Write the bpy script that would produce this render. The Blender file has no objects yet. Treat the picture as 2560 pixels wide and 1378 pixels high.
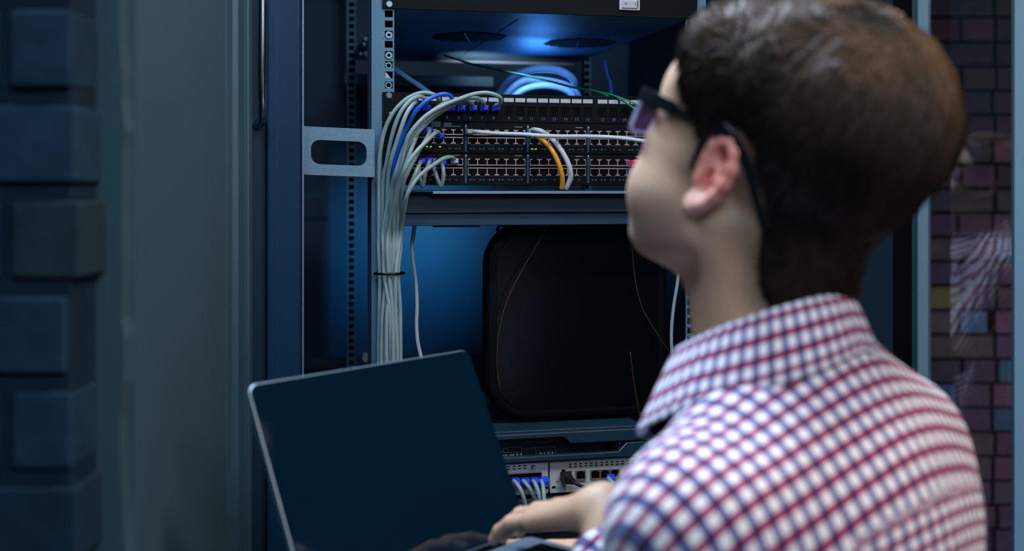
import bpy, bmesh, math, random
import numpy as np
from mathutils import Vector, Matrix
random.seed(5)
S = bpy.context.scene
COL = S.collection
# ------------------------------------------------------------------ camera
F = 2844.0                      # focal length in pixels of the 2560 px wide frame
HOR = 470.0                     # image row of the horizon
CAMZ = 1.55
cam_d = bpy.data.cameras.new('camera'); cam = bpy.data.objects.new('camera', cam_d); COL.objects.link(cam)
cam_d.sensor_width = 36.0; cam_d.lens = 36.0*F/2560.0
cam_d.shift_y = -(689.0-HOR)/2560.0
cam.location = (0, 0, CAMZ); cam.rotation_euler = (math.pi/2, 0, 0)
cam_d.clip_start = 0.02; cam_d.clip_end = 60
cam_d.dof.use_dof = True; cam_d.dof.focus_distance = 1.64; cam_d.dof.aperture_fstop = 2.9
S.camera = cam
# ------------------------------------------------------------------ view, world, lights
S.view_settings.view_transform = 'Standard'; S.view_settings.look = 'None'
S.view_settings.gamma = 1.0; S.view_settings.use_curve_mapping = False
S.view_settings.exposure = 1.0
W = bpy.data.worlds.new('world'); S.world = W; W.use_nodes = True
W.node_tree.nodes['Background'].inputs[0].default_value = (0.06, 0.32, 0.50, 1)
W.node_tree.nodes['Background'].inputs[1].default_value = 0.042
def area(name, loc, target, size, power, color, size_y=None, spread=None):
    l = bpy.data.lights.new(name, 'AREA'); l.energy = power; l.color = color; l.size = size
    if size_y: l.shape = 'RECTANGLE'; l.size_y = size_y
    if spread: l.spread = math.radians(spread)
    o = bpy.data.objects.new(name, l); COL.objects.link(o); o.location = loc
    d = Vector(target)-Vector(loc); o.rotation_euler = d.to_track_quat('-Z', 'Y').to_euler()
    return o
area('ceiling_light_front', (-0.58, 1.00, 2.38), (0.14, 0.92, 1.36), 0.42, 3.0, (0.70, 0.82, 1.0))
area('shoulder_fill', (-0.30, 1.38, 2.45), (0.12, 0.88, 1.38), 0.35, 5.0, (0.62, 0.76, 1.0), spread=80)  # added lamp aimed at the near shoulder to lift its cool tone
area('ceiling_light_rear', (0.62, 0.85, 2.68), (0.3, 0.9, 1.6), 0.25, 6.5, (1.0, 0.80, 0.62))
area('room_fill', (0.45, -0.5, 2.65), (0.25, 1.0, 1.3), 0.8, 15.0, (0.60, 0.80, 1.0))  # added fill from the camera side, no fixture of its own
area('rack_fill', (-0.45, 0.95, 2.6), (0.0, 1.65, 1.5), 0.5, 3.5, (0.66, 0.82, 1.0), spread=70)  # extra lamp put in to brighten the rack fronts
area('rear_lip_fill', (-0.12, 2.10, 1.71), (-0.05, 2.27, 1.806), 0.05, 0.05, (0.75, 0.88, 1.0), spread=50)  # unseen lamp added only to brighten the rear lip of the tray
area('warm_bounce_fill', (1.15, 0.05, 2.25), (0.3, 0.9, 1.4), 0.4, 0.45, (1.0, 0.66, 0.42), spread=60)  # added fill imitating warm bounce on the neck and back
area('far_wall_fill', (2.0, 2.5, 1.0), (1.40, 3.5, 1.0), 0.5, 4.0, (0.72, 0.80, 1.0))  # added fill for the far bricks, not a real source
# small blue work lights inside the cabinet
area('blue_glow_upper', (0.05, 2.22, 1.72), (0.05, 2.08, 1.81), 0.05, 0.07, (0.06, 0.30, 1.0), spread=140)
area('blue_glow_loops', (0.02, 1.93, 1.795), (0.10, 2.03, 1.68), 0.05, 0.11, (0.40, 0.62, 1.0), spread=90)
area('blue_glow_lower', (-0.02, 2.05, 1.50), (-0.22, 2.45, 1.42), 0.12, 0.22, (0.06, 0.50, 1.0), spread=60)
# ------------------------------------------------------------------ frames and pixel helpers
TH = math.radians(12.8)
OX, OY = (972-1280)/F*1.647, 1.647
RZ = Matrix.Rotation(TH, 4, 'Z')
RM = Matrix.Translation((OX, OY, 0)) @ RZ
CT, ST = math.cos(TH), math.sin(TH)
def RP(px, py, b=0.0):
    """rack-local point (a, b, z) seen at pixel px, py at rack depth b"""
    k = (px-1280)/F
    a = (k*(OY+b*CT) - OX + b*ST)/(CT - k*ST)
    Y = OY + a*ST + b*CT
    return (a, b, CAMZ + (HOR-py)/F*Y)
def WP(px, py, Y):
    return ((px-1280)/F*Y, Y, CAMZ+(HOR-py)/F*Y)
def lin(c):
    out = []
    for v in c:
        v = v/255.0
        out.append(v/12.92 if v <= 0.04045 else ((v+0.055)/1.055)**2.4)
    return tuple(out)+(1.0,)
# ------------------------------------------------------------------ materials
def mat(name, col, rough=0.5, metal=0.0, spec=0.5, noise=0.0, nscale=60.0, bump=0.0, emit=None, es=0.0, coat=0.0, trans=0.0, sheen=0.0):
    m = bpy.data.materials.new(name); m.use_nodes = True
    nt = m.node_tree; b = nt.nodes['Principled BSDF']
    c = lin(col); b.inputs['Base Color'].default_value = c
    b.inputs['Roughness'].default_value = rough; b.inputs['Metallic'].default_value = metal
    b.inputs['Specular IOR Level'].default_value = spec
    b.inputs['Coat Weight'].default_value = coat; b.inputs['Sheen Weight'].default_value = sheen
    b.inputs['Transmission Weight'].default_value = trans
    if emit: b.inputs['Emission Color'].default_value = lin(emit); b.inputs['Emission Strength'].default_value = es
    if noise or bump:
        tc = nt.nodes.new('ShaderNodeTexCoord'); nz = nt.nodes.new('ShaderNodeTexNoise')
        nz.inputs['Scale'].default_value = nscale; nz.inputs['Detail'].default_value = 5
        nt.links.new(tc.outputs['Object'], nz.inputs['Vector'])
        if noise:
            r = nt.nodes.new('ShaderNodeMapRange'); r.inputs['To Min'].default_value = 1-noise; r.inputs['To Max'].default_value = 1+noise
            nt.links.new(nz.outputs['Fac'], r.inputs['Value'])
            mx = nt.nodes.new('ShaderNodeVectorMath'); mx.operation = 'SCALE'; mx.inputs[0].default_value = c[:3]
            nt.links.new(r.outputs['Result'], mx.inputs['Scale']); nt.links.new(mx.outputs['Vector'], b.inputs['Base Color'])
        if bump:
            bp = nt.nodes.new('ShaderNodeBump'); bp.inputs['Strength'].default_value = bump; bp.inputs['Distance'].default_value = 0.002
            nt.links.new(nz.outputs['Fac'], bp.inputs['Height']); nt.links.new(bp.outputs['Normal'], b.inputs['Normal'])
    return m
M = {}
M['galv'] = mat('galvanised_steel', (100, 130, 152), 0.45, 0.35, 0.5, 0.28, 260, 0.05)
M['post'] = mat('grey_powder_coat', (72, 112, 138), 0.55, 0.2, 0.5, 0.25, 420, 0.08)
M['blue_paint'] = mat('blue_painted_steel', (3, 46, 74), 0.5, 0.0, 0.22, 0.06, 40)
M['navy'] = mat('navy_painted_steel', (6, 50, 76), 0.55, 0.0, 0.4, 0.1, 30)
M['deepnavy'] = mat('dark_navy_panel', (5, 34, 50), 0.6, 0.0, 0.3, 0.1, 30)
M['black'] = mat('black_powder_coat', (2, 9, 15), 0.55, 0.0, 0.10, 0.15, 200, 0.03)
M['blackgloss'] = mat('black_gloss_plastic', (2, 8, 13), 0.22, 0.0, 0.2)
M['hole'] = mat('dark_opening', (3, 4, 6), 0.9, 0.0, 0.1)
M['chrome'] = mat('chrome_metal', (190, 200, 210), 0.2, 1.0)
M['screwm'] = mat('zinc_screw', (120, 138, 148), 0.35, 0.7)
M['shield'] = mat('jack_shield_metal', (160, 140, 142), 0.4, 0.6)
M['label'] = mat('paper_label_strip', (158, 166, 180), 0.6)
M['ink'] = mat('white_print', (150, 165, 185), 0.6)
M['dimink'] = mat('dim_blue_print', (60, 100, 140), 0.6)
M['cable'] = mat('grey_cable_jacket', (124, 150, 156), 0.45, 0.0, 0.5, 0.06, 90)
M['cablew'] = mat('pale_cable_jacket', (166, 176, 188), 0.4)
M['cableb'] = mat('blue_cable_jacket', (14, 84, 190), 0.4)
M['cablebl'] = mat('light_blue_cable_jacket', (120, 170, 225), 0.4)
M['cableo'] = mat('orange_cable_jacket', (206, 140, 30), 0.45)
M['cabletho'] = mat('thin_orange_fibre', (70, 44, 22), 0.5)
M['cableg'] = mat('green_fibre_jacket', (20, 130, 95), 0.45)
M['cablek'] = mat('black_cable_jacket', (14, 18, 24), 0.45)
M['plugb'] = mat('blue_plug_boot', (24, 62, 225), 0.35)
M['plugc'] = mat('clear_plug', (150, 170, 180), 0.2, 0.0, 0.6, coat=0.5)
M['pink'] = mat('pink_plug', (226, 72, 120), 0.4)
M['led'] = mat('green_led', (120, 240, 30), 0.4, emit=(120, 255, 20), es=0.7)
M['ledy'] = mat('yellow_led', (190, 220, 20), 0.4, emit=(180, 220, 20), es=0.55)
M['bezel'] = mat('dark_blue_grey_bezel', (16, 50, 70), 0.4, 0.0, 0.5)
M['bezeld'] = mat('router_face_plastic', (4, 18, 32), 0.45, 0.0, 0.15)
M['ivory'] = mat('ivory_metal_casing', (168, 190, 196), 0.5, 0.0, 0.4, 0.05, 150)
M['greyface'] = mat('grey_device_face', (96, 112, 132), 0.5, 0.1)
M['alu'] = mat('brushed_aluminium', (130, 156, 178), 0.38, 0.75, 0.5, 0.05, 60)
M['screen'] = mat('glossy_laptop_screen', (3, 24, 37), 0.06, 0.0, 0.5)
M['plaster'] = mat('painted_plaster', (52, 78, 90), 0.75, 0.0, 0.3, 0.10, 7, 0.05)
M['profile'] = mat('grey_door_profile', (64, 98, 114), 0.42, 0.35, 0.5, 0.05, 8)
M['winframe'] = mat('pale_blue_window_frame', (136, 180, 208), 0.5, 0.1)
M['winteal'] = mat('teal_window_bead', (20, 78, 96), 0.5)
M['floor'] = mat('grey_floor', (70, 76, 84), 0.5, 0.0, 0.4, 0.1, 5)
M['ceil'] = mat('white_ceiling', (150, 155, 160), 0.9)
M['rocker'] = mat('pale_rocker_switch', (186, 186, 196), 0.4)
def glass_mat(name, col=(0.85, 0.93, 0.97), rough=0.0, ior=1.9):
    m = bpy.data.materials.new(name); m.use_nodes = True; nt = m.node_tree; nt.nodes.clear()
    o = nt.nodes.new('ShaderNodeOutputMaterial'); mx = nt.nodes.new('ShaderNodeMixShader')
    t = nt.nodes.new('ShaderNodeBsdfTransparent'); g = nt.nodes.new('ShaderNodeBsdfGlossy'); fr = nt.nodes.new('ShaderNodeFresnel')
    t.inputs[0].default_value = col+(1,); g.inputs['Roughness'].default_value = rough; fr.inputs[0].default_value = ior
    nt.links.new(fr.outputs[0], mx.inputs[0]); nt.links.new(t.outputs[0], mx.inputs[1]); nt.links.new(g.outputs[0], mx.inputs[2])
    nt.links.new(mx.outputs[0], o.inputs[0]); return m
M['glass'] = glass_mat('window_glass')
M['lens'] = glass_mat('spectacle_lens', (0.62, 0.55, 0.90), 0.02, 1.45)  # violet tint stands in for the purple reflection on the lenses
def brick_mat(name, palette, mortar_col, bump=0.3):
    """brick colour varies per brick through a face attribute"""
    m = mat(name, palette, 0.85, 0, 0.2); nt = m.node_tree; b = nt.nodes['Principled BSDF']
    at = nt.nodes.new('ShaderNodeAttribute'); at.attribute_name = 'tone'
    tc = nt.nodes.new('ShaderNodeTexCoord'); nz = nt.nodes.new('ShaderNodeTexNoise'); nz.inputs['Scale'].default_value = 35; nz.inputs['Detail'].default_value = 8
    nt.links.new(tc.outputs['Object'], nz.inputs['Vector'])
    r = nt.nodes.new('ShaderNodeMapRange'); r.inputs['To Min'].default_value = 0.55; r.inputs['To Max'].default_value = 1.4
    nt.links.new(nz.outputs['Fac'], r.inputs['Value'])
    mx = nt.nodes.new('ShaderNodeVectorMath'); mx.operation = 'SCALE'
    nt.links.new(at.outputs['Color'], mx.inputs[0]); nt.links.new(r.outputs['Result'], mx.inputs['Scale'])
    nt.links.new(mx.outputs['Vector'], b.inputs['Base Color'])
    bp = nt.nodes.new('ShaderNodeBump'); bp.inputs['Strength'].default_value = bump; bp.inputs['Distance'].default_value = 0.004
    nt.links.new(nz.outputs['Fac'], bp.inputs['Height']); nt.links.new(bp.outputs['Normal'], b.inputs['Normal'])
    return m
M['brick'] = brick_mat('brick_masonry', (120, 70, 80), None)
# ------------------------------------------------------------------ mesh builder
class MB:
    def __init__(s): s.v = []; s.f = []; s.tone = []
    def box(s, a0, a1, b0, b1, c0, c1, tone=None):
        n = len(s.v)
        s.v += [(a0,b0,c0),(a1,b0,c0),(a1,b1,c0),(a0,b1,c0),(a0,b0,c1),(a1,b0,c1),(a1,b1,c1),(a0,b1,c1)]
        s.f += [tuple(n+i for i in q) for q in ((0,3,2,1),(4,5,6,7),(0,1,5,4),(1,2,6,5),(2,3,7,6),(3,0,4,7))]
        s.tone += [tone]*6
        return s
    def poly(s, pts, b0, b1):
        """outline in (a,z) extruded from depth b0 to b1 (outline anticlockwise seen from -b)"""
        n = len(s.v); k = len(pts)
        s.v += [(p[0], b0, p[1]) for p in pts]+[(p[0], b1, p[1]) for p in pts]
        s.f.append(tuple(n+i for i in range(k))); s.f.append(tuple(n+k+i for i in reversed(range(k))))
        for i in range(k):
            j = (i+1) % k; s.f.append((n+j, n+i, n+k+i, n+k+j))
        s.tone += [None]*(k+2)
        return s
    def polyx(s, pts, axis, t0, t1):
        """outline extruded along a given axis: pts are the two other coordinates in order"""
        n = len(s.v); k = len(pts)
        def mk(p, t):
            return (t, p[0], p[1]) if axis == 0 else ((p[0], t, p[1]) if axis == 1 else (p[0], p[1], t))
        s.v += [mk(p, t0) for p in pts]+[mk(p, t1) for p in pts]
        s.f.append(tuple(n+i for i in range(k))); s.f.append(tuple(n+k+i for i in reversed(range(k))))
        for i in range(k):
            j = (i+1) % k; s.f.append((n+j, n+i, n+k+i, n+k+j))
        s.tone += [None]*(k+2)
        return s
    def ring_plate(s, outer, inner, b0, b1):
        """plate with a hole: outer and inner outlines with the same point count"""
        n = len(s.v); k = len(outer)
        for L, b in ((outer, b0), (inner, b0), (outer, b1), (inner, b1)): s.v += [(p[0], b, p[1]) for p in L]
        for i in range(k):
            j = (i+1) % k
            s.f += [(n+i, n+j, n+k+j, n+k+i), (n+2*k+j, n+2*k+i, n+3*k+i, n+3*k+j), (n+j, n+i, n+2*k+i, n+2*k+j), (n+k+i, n+k+j, n+3*k+j, n+3*k+i)]
        s.tone += [None]*(4*k)
        return s
    def tube(s, pts, r, n=10, caps=True, r2=None):
        pts = [Vector(p) for p in pts]; base = len(s.v); K = len(pts); up = Vector((0.13, 0.21, 0.97))
        nrm = None
        for i, p in enumerate(pts):
            t = (pts[min(i+1, K-1)]-pts[max(i-1, 0)]).normalized()
            if nrm is None: nrm = t.cross(up if abs(t.dot(up)) < 0.95 else Vector((1, 0, 0))).normalized()
            nrm = (nrm - t*nrm.dot(t)).normalized(); bi = t.cross(nrm)
            rr = r[i] if isinstance(r, (list, tuple)) else (r if r2 is None else r+(r2-r)*i/(K-1))
            for j in range(n):
                an = 2*math.pi*j/n; s.v.append(tuple(p+nrm*(rr*math.cos(an))+bi*(rr*math.sin(an))))
        for i in range(K-1):
            for j in range(n):
                q = base+i*n; jj = (j+1) % n; s.f.append((q+j, q+n+j, q+n+jj, q+jj)); s.tone.append(None)
        if caps:
            s.f.append(tuple(base+j for j in range(n))); s.f.append(tuple(base+(K-1)*n+j for j in reversed(range(n)))); s.tone += [None, None]
        return s
    def disc(s, c, r, b0, b1, n=20, ra=None):
        return s.poly([(c[0]+(ra or r)*math.cos(2*math.pi*i/n), c[1]+r*math.sin(2*math.pi*i/n)) for i in range(n)], b0, b1)
def rrect(a0, a1, z0, z1, r, n=5):
    pts = []
    for cx, cz, s in ((a1-r, z0+r, -90), (a1-r, z1-r, 0), (a0+r, z1-r, 90), (a0+r, z0+r, 180)):
        for i in range(n+1):
            t = math.radians(s+90*i/n); pts.append((cx+r*math.cos(t), cz+r*math.sin(t)))
    return pts
ORG = {}
def tag(o, label=None, cat=None, group=None, kind=None):
    if label: o['label'] = label
    if cat: o['category'] = cat
    if group: o['group'] = group
    if kind: o['kind'] = kind
    return o
def thing(name, label, cat, org=(0, 0, 0), frame='R', group=None, kind=None):
    o = bpy.data.objects.new(name, None); COL.objects.link(o); o.empty_display_size = 0.05
    o.matrix_world = (RM if frame == 'R' else Matrix.Identity(4)) @ Matrix.Translation(org)
    ORG[o] = Vector(org)
    return tag(o, label, cat, group, kind)
def build(name, mb, m, parent=None, bevel=0.0, smooth=False, frame='R', org=None, label=None, seg=2):
    v = np.array(mb.v, dtype=float); 
    if parent is not None: g = ORG[parent]
    else: g = Vector(org if org is not None else ((v[:,0].min()+v[:,0].max())/2, (v[:,1].min()+v[:,1].max())/2, v[:,2].min()))
    me = bpy.data.meshes.new(name); me.from_pydata((v-np.array(g)).tolist(), [], mb.f)
    me.materials.append(m)
    if any(t is not None for t in mb.tone):
        at = me.attributes.new('tone', 'FLOAT_COLOR', 'FACE'); 
        at.data.foreach_set('color', np.array([list(t or (0.2, 0.2, 0.2, 1)) for t in mb.tone], dtype=np.float32).ravel())
    bm = bmesh.new(); bm.from_mesh(me); bmesh.ops.recalc_face_normals(bm, faces=bm.faces); bm.to_mesh(me); bm.free()
    o = bpy.data.objects.new(name, me); COL.objects.link(o)
    if parent is not None: o.parent = parent; ORG[o] = g
    else:
        o.matrix_world = (RM if frame == 'R' else Matrix.Identity(4)) @ Matrix.Translation(g); ORG[o] = g
    if smooth: me.polygons.foreach_set('use_smooth', [True]*len(me.polygons))
    if bevel:
        b = o.modifiers.new('bevel', 'BEVEL'); b.width = bevel; b.segments = seg; b.limit_method = 'ANGLE'; b.angle_limit = 0.7
        b.harden_normals = False
    if label: o['label'] = label
    return o
def text_mb(body, size, a, b, z, align='CENTER', depth=0.0002):
    cu = bpy.data.curves.new('t', 'FONT'); cu.body = body; cu.size = size; cu.align_x = align; cu.align_y = 'CENTER'; cu.extrude = depth; cu.resolution_u = 2
    ob = bpy.data.objects.new('t', cu); COL.objects.link(ob)
    dg = bpy.context.evaluated_depsgraph_get(); me = ob.evaluated_get(dg).to_mesh()
    mb = MB(); mb.v = [(a+p.co.x, b-p.co.z, z+p.co.y) for p in me.vertices]; mb.f = [tuple(p.vertices) for p in me.polygons]; mb.tone = [None]*len(mb.f)
    ob.evaluated_get(dg).to_mesh_clear(); bpy.data.objects.remove(ob); bpy.data.curves.remove(cu)
    return mb
def merge(*mbs):
    r = MB()
    for m in mbs:
        n = len(r.v); r.v += list(m.v); r.f += [tuple(n+i for i in f) for f in m.f]; r.tone += m.tone
    return r
def spline(P, n=8):
    P = [Vector(p) for p in P]; out = []
    Q = [P[0]*2-P[1]]+P+[P[-1]*2-P[-2]]
    for i in range(1, len(Q)-2):
        p0, p1, p2, p3 = Q[i-1:i+3]
        for k in range(n):
            t = k/n
            out.append(0.5*((2*p1)+(p2-p0)*t+(2*p0-5*p1+4*p2-p3)*t*t+(3*p1-p0-3*p2+p3)*t**3))
    out.append(P[-1]); return out
# ------------------------------------------------------------------ the setting
def struct(name, mb, m, **k):
    o = build(name, mb, m, frame='W', **k); o['kind'] = 'structure'; return o
struct('floor', MB().box(-2.5, 3.2, -1.6, 3.75, -0.05, 0.0), M['floor'])
struct('ceiling', MB().box(-2.5, 3.2, -1.6, 3.75, 2.75, 2.85), M['ceil'])
def brick_rows(u0, u1, z0, z1, rowh, gap, lengths, palette, rnd, edge=0.0):
    """list of (u0,u1,z0,z1,tone,jitter) bricks covering a strip"""
    out = []; r = 0; z = z0
    while z < z1:
        u = u0 - rnd.uniform(0, 0.02); k = r % 2
        while u < u1:
            L = lengths[k % len(lengths)]; k += 1
            e = min(u+L, u1 + (rnd.uniform(-edge, edge) if edge else 0))
            if e-u > 0.02:
                c = palette[rnd.choice(range(len(palette)))]; s = rnd.uniform(0.75, 1.2)
                out.append((u+gap/2, e-gap/2 if e < u1-0.001 else e, z+gap/2, z+rowh-gap/2, tuple(x*s for x in lin(c)[:3])+(1,), rnd.uniform(0, 0.004)))
            u += L
        z += rowh; r += 1
    return out
rnd = random.Random(3)
mort = lin((16, 38, 56))
# near brick wall with its return into the doorway (left of the picture)
mb = MB(); rowh = 240/F*0.9
zr = WP(0, 240, 0.9)[2] - 20*rowh
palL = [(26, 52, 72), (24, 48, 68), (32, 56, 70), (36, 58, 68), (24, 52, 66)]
mb.box(-2.3, -0.3515, 0.909, 0.985, 0, 2.74, mort)
rr = 0; z = zr
while z < 2.66:
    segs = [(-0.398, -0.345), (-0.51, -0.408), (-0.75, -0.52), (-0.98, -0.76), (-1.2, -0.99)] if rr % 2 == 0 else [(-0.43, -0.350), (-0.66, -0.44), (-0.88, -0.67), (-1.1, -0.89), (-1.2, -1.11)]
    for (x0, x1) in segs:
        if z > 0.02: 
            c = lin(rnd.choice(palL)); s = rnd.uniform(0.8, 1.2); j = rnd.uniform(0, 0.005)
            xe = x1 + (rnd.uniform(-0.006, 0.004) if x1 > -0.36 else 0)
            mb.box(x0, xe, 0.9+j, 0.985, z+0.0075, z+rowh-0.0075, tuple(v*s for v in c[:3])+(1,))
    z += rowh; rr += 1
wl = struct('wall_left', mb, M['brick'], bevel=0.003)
# rough mortar edge where the brick return meets the plaster reveal
mb = MB(); z = 0.05
n0 = 0; pts = []
rz = random.Random(9); L = []
while z < 2.7:
    L.append((z, rz.uniform(-0.004, 0.002))); z += rz.uniform(0.012, 0.06)
prof = [(-0.36, 0.05)]
for zz, dx in L: prof.append((-0.3285+dx, zz))
prof.append((-0.36, L[-1][0]))
mb.poly(prof, 0.962, 0.99)
struct('trim_1', mb, M['plaster'])
struct('wall_reveal_left', MB().box(-0.46, -0.326, 0.99, 1.30, 0, 2.74), M['plaster'], bevel=0.003)
# ridged aluminium door frame profile
P2 = [(-0.40, 1.30), (-0.326, 1.30), (-0.324, 1.318), (-0.329, 1.322), (-0.329, 1.335), (-0.322, 1.339), (-0.322, 1.372), (-0.327, 1.375), (-0.327, 1.381), (-0.3235, 1.383), (-0.3235, 1.391), (-0.3275, 1.393), (-0.3275, 1.399), (-0.3235, 1.401), (-0.3235, 1.408), (-0.3275, 1.410), (-0.326, 1.428), (-0.40, 1.43)]
struct('trim_2', MB().polyx(P2, 2, 0, 2.74), M['profile'], bevel=0.001)
# far brick walls
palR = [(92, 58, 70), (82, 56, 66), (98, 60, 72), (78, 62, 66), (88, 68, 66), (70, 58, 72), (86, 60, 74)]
mb = MB().box(0.2, 3.1, 3.512, 3.7, 0, 2.74, lin((26, 20, 30)))
special = {}
rowR = 61/F*3.5
zr0 = WP(0, 653, 3.5)[2]; zr0 -= math.floor(zr0/rowR)*rowR
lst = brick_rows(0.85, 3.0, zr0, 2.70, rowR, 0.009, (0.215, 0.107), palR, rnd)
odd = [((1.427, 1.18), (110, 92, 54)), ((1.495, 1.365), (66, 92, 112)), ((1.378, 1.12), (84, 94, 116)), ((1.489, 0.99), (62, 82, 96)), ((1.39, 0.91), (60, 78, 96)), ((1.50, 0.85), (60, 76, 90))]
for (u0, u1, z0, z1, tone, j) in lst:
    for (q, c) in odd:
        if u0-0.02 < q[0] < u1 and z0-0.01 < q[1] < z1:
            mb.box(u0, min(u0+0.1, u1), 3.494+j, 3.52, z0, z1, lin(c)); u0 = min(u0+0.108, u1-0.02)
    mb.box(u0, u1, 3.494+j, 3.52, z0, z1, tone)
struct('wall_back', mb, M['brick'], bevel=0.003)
struct('wall_right', MB().box(3.0, 3.1, -1.6, 3.5, 0, 2.74, lin((70, 60, 70))), M['brick'])
# glazed partition beside the cabinets, its pane catching the room
gx, gy = (2283-1280)/F*2.14, 2.14
GD = Vector((0.90, -0.435, 0)).normalized()
def partition():
    R = Matrix.Translation((gx, gy, 0)) @ Matrix.Rotation(math.atan2(GD.y, GD.x), 4, 'Z')
    def g(name, mb, m, parent=None, **k):
        o = build(name, mb, m, parent=parent, org=(0, 0, 0) if parent is None else None, **k)
        if parent is None: o.matrix_world = R; o['kind'] = 'structure'
        return o
    fr = MB(); fr.box(0.007, 0.0263, 0, 0.05, 0, 2.74)
    fr.box(0.1735, 0.225, 0, 0.05, 0, 2.74); fr.box(0.0263, 0.1735, 0, 0.05, 0, 0.09); fr.box(0.0263, 0.1735, 0, 0.05, 2.68, 2.74)
    w = g('window_1', fr, M['winframe'], bevel=0.002); ORG[w] = Vector((0, 0, 0))
    g('window_bead', MB().box(-0.006, 0.0065, 0.004, 0.05, 0.0, 2.74), M['winteal'], w)
    g('window_bead', MB().box(0.1695, 0.1733, -0.002, 0.0, 0.09, 2.68), M['winteal'], w)
    g('window_pane', MB().box(0.0265, 0.1733, 0.024, 0.028, 0.0902, 2.6798), M['glass'], w)
partition()
# ------------------------------------------------------------------ the server cabinet
def zy(y, px=1300, b=0.0): return RP(px, y, b)[2]
def ax(px, b=0.0): return RP(px, 470, b)[0]
CABA0, CABA1 = ax(667, -0.06), 0.465+abs(ax(667, -0.06))
CAB = thing('server_cabinet', 'tall open blue-framed server cabinet holding the switches and routers', 'server cabinet', ((CABA0+CABA1)/2, 0.36, 0))
TOPZ = 2.16; BACK = 0.80
FW = ax(755, -0.06)-CABA0
for (a0, a1) in ((CABA0, CABA0+FW), (CABA1-FW, CABA1)):
    f = build('front_post', MB().box(a0, a1, -0.06, -0.018, 0.03, TOPZ), M['blue_paint'], CAB, bevel=0.003)
lp = ax(757, -0.055)
build('post_lip', MB().box(lp-0.0012, lp+0.001, -0.064, -0.0595, 0.05, TOPZ-0.02), M['galv'], CAB)
build('post_groove', MB().box(CABA0+FW*0.28, CABA0+FW*0.30, -0.0606, -0.0598, 0.05, TOPZ-0.02), M['navy'], CAB)
build('side_panel', MB().box(CABA0-0.004, CABA0+0.004, -0.018, BACK, 0.05, TOPZ-0.01), M['navy'], CAB)
build('side_panel', MB().box(CABA1-0.004, CABA1+0.004, -0.018, BACK, 0.05, TOPZ-0.01), M['navy'], CAB)
build('rear_panel', MB().box(CABA0, CABA1, BACK, BACK+0.012, 0.05, TOPZ-0.01), M['navy'], CAB)
build('roof', MB().box(CABA0-0.004, CABA1+0.004, -0.06, BACK+0.012, TOPZ, TOPZ+0.03), M['navy'], CAB, bevel=0.003)
build('plinth', MB().box(CABA0-0.004, CABA1+0.004, -0.06, BACK+0.012, 0.0, 0.05), M['black'], CAB, bevel=0.003)
# lock stile with its pull handle on the outer left edge
st0 = ax(604, -0.045); stl = build('lock_stile', MB().box(st0, CABA0-0.001, -0.05, -0.012, 0.03, TOPZ), M['deepnavy'], CAB, bevel=0.002)
hx = ax(648, -0.09)
hp = spline([(hx-0.004, -0.05, zy(318, 650)), (hx+0.0035, -0.07, zy(306, 650)), (hx+0.004, -0.088, zy(270, 650)), (hx+0.0035, -0.095, zy(200, 650)), (hx+0.004, -0.096, zy(60, 650)), (hx+0.004, -0.095, zy(-120, 650)), (hx+0.0035, -0.085, zy(-190, 650)), (hx, -0.05, zy(-215, 650))], 6)
h = build('pull_handle', MB().tube(hp, 0.0062, 14), M['chrome'], stl, smooth=True)
sc_ = MB()
for y in (92, 255): sc_.tube([(ax(668, -0.05)-0.003, -0.053, zy(y, 668)), (ax(668, -0.05)-0.003, -0.046, zy(y, 668))], 0.004, 12)
# galvanised side bracket with an oblong opening
ba0, ba1 = ax(758, -0.012), ax(936, -0.012)
bz0, bz1 = zy(437, 760), zy(317, 760)
out_ = rrect(ba0, ba1, bz0, bz1, 0.002); inn = rrect(ax(777, -0.012), ax(916, -0.012), zy(410, 845), zy(350, 845), 0.0125)
tilt = -0.035
def tl(P): return [(p[0], p[1]+(p[0]-ba0)*tilt) for p in P]
mbb = MB().ring_plate(tl(out_), tl(inn), -0.016, -0.0145)
for zt, s in ((bz1, -1), (bz0, 1)):
    mbb.poly([(ba0, zt), (ba1, zt+(ba1-ba0)*tilt), (ba1, zt+(ba1-ba0)*tilt+s*0.0018), (ba0, zt+s*0.0018)], -0.0145, 0.03)
br = build('side_bracket', mbb, M['galv'], CAB)
tb = MB()
for y in (335, 432): build('bracket_clip', MB().box(ba0-0.004, ba0+0.0005, -0.019, -0.0145, zy(y, 760)-0.004, zy(y, 760)+0.004), M['black'], CAB)
# mounting rails with square holes
pitch = 25.45/F*1.647
z34 = RP(972, 34.5)[2]
holes = [z34 + k*pitch for k in range(-115, 24) if 0.1 < z34+k*pitch < 2.12]
def rail(a0, ah, a1, b, name='mounting_rail', dark=False):
    mb = MB(); w, hh = 0.0057, 0.0049
    mb.box(a0, ah-w, b, b+0.0025, 0.06, 2.15); mb.box(ah+w, a1, b, b+0.0025, 0.06, 2.15)
    z = 0.06
    for hz in holes: mb.box(ah-w, ah+w, b, b+0.0025, z, hz-hh); z = hz+hh
    mb.box(ah-w, ah+w, b, b+0.0025, z, 2.15)
    e = a0 if a0 < ah-0.012 else a1-0.0025
    mb.box(e, e+0.0025, b+0.0026, b+0.06, 0.06, 2.15)
    o = build(name, mb, M['post'], CAB)
    build('rail_hole_shade', MB().box(min(ah-w, ah+w)-0.002, ah+w+0.001, b+0.012, b+0.014, 0.06, 2.15), M['hole'], o)  # dark strip standing in for the shade behind the square holes
    return o
ra0 = ax(929)
RAIL = rail(ra0, 0.0, ax(985.5), 0.0)
rail(0.465-(ax(985.5)), 0.465, 0.465-ra0, 0.0)
rail(ax(867, 0.66), ax(867, 0.66)+0.0095, ax(889, 0.66), 0.66)
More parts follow.
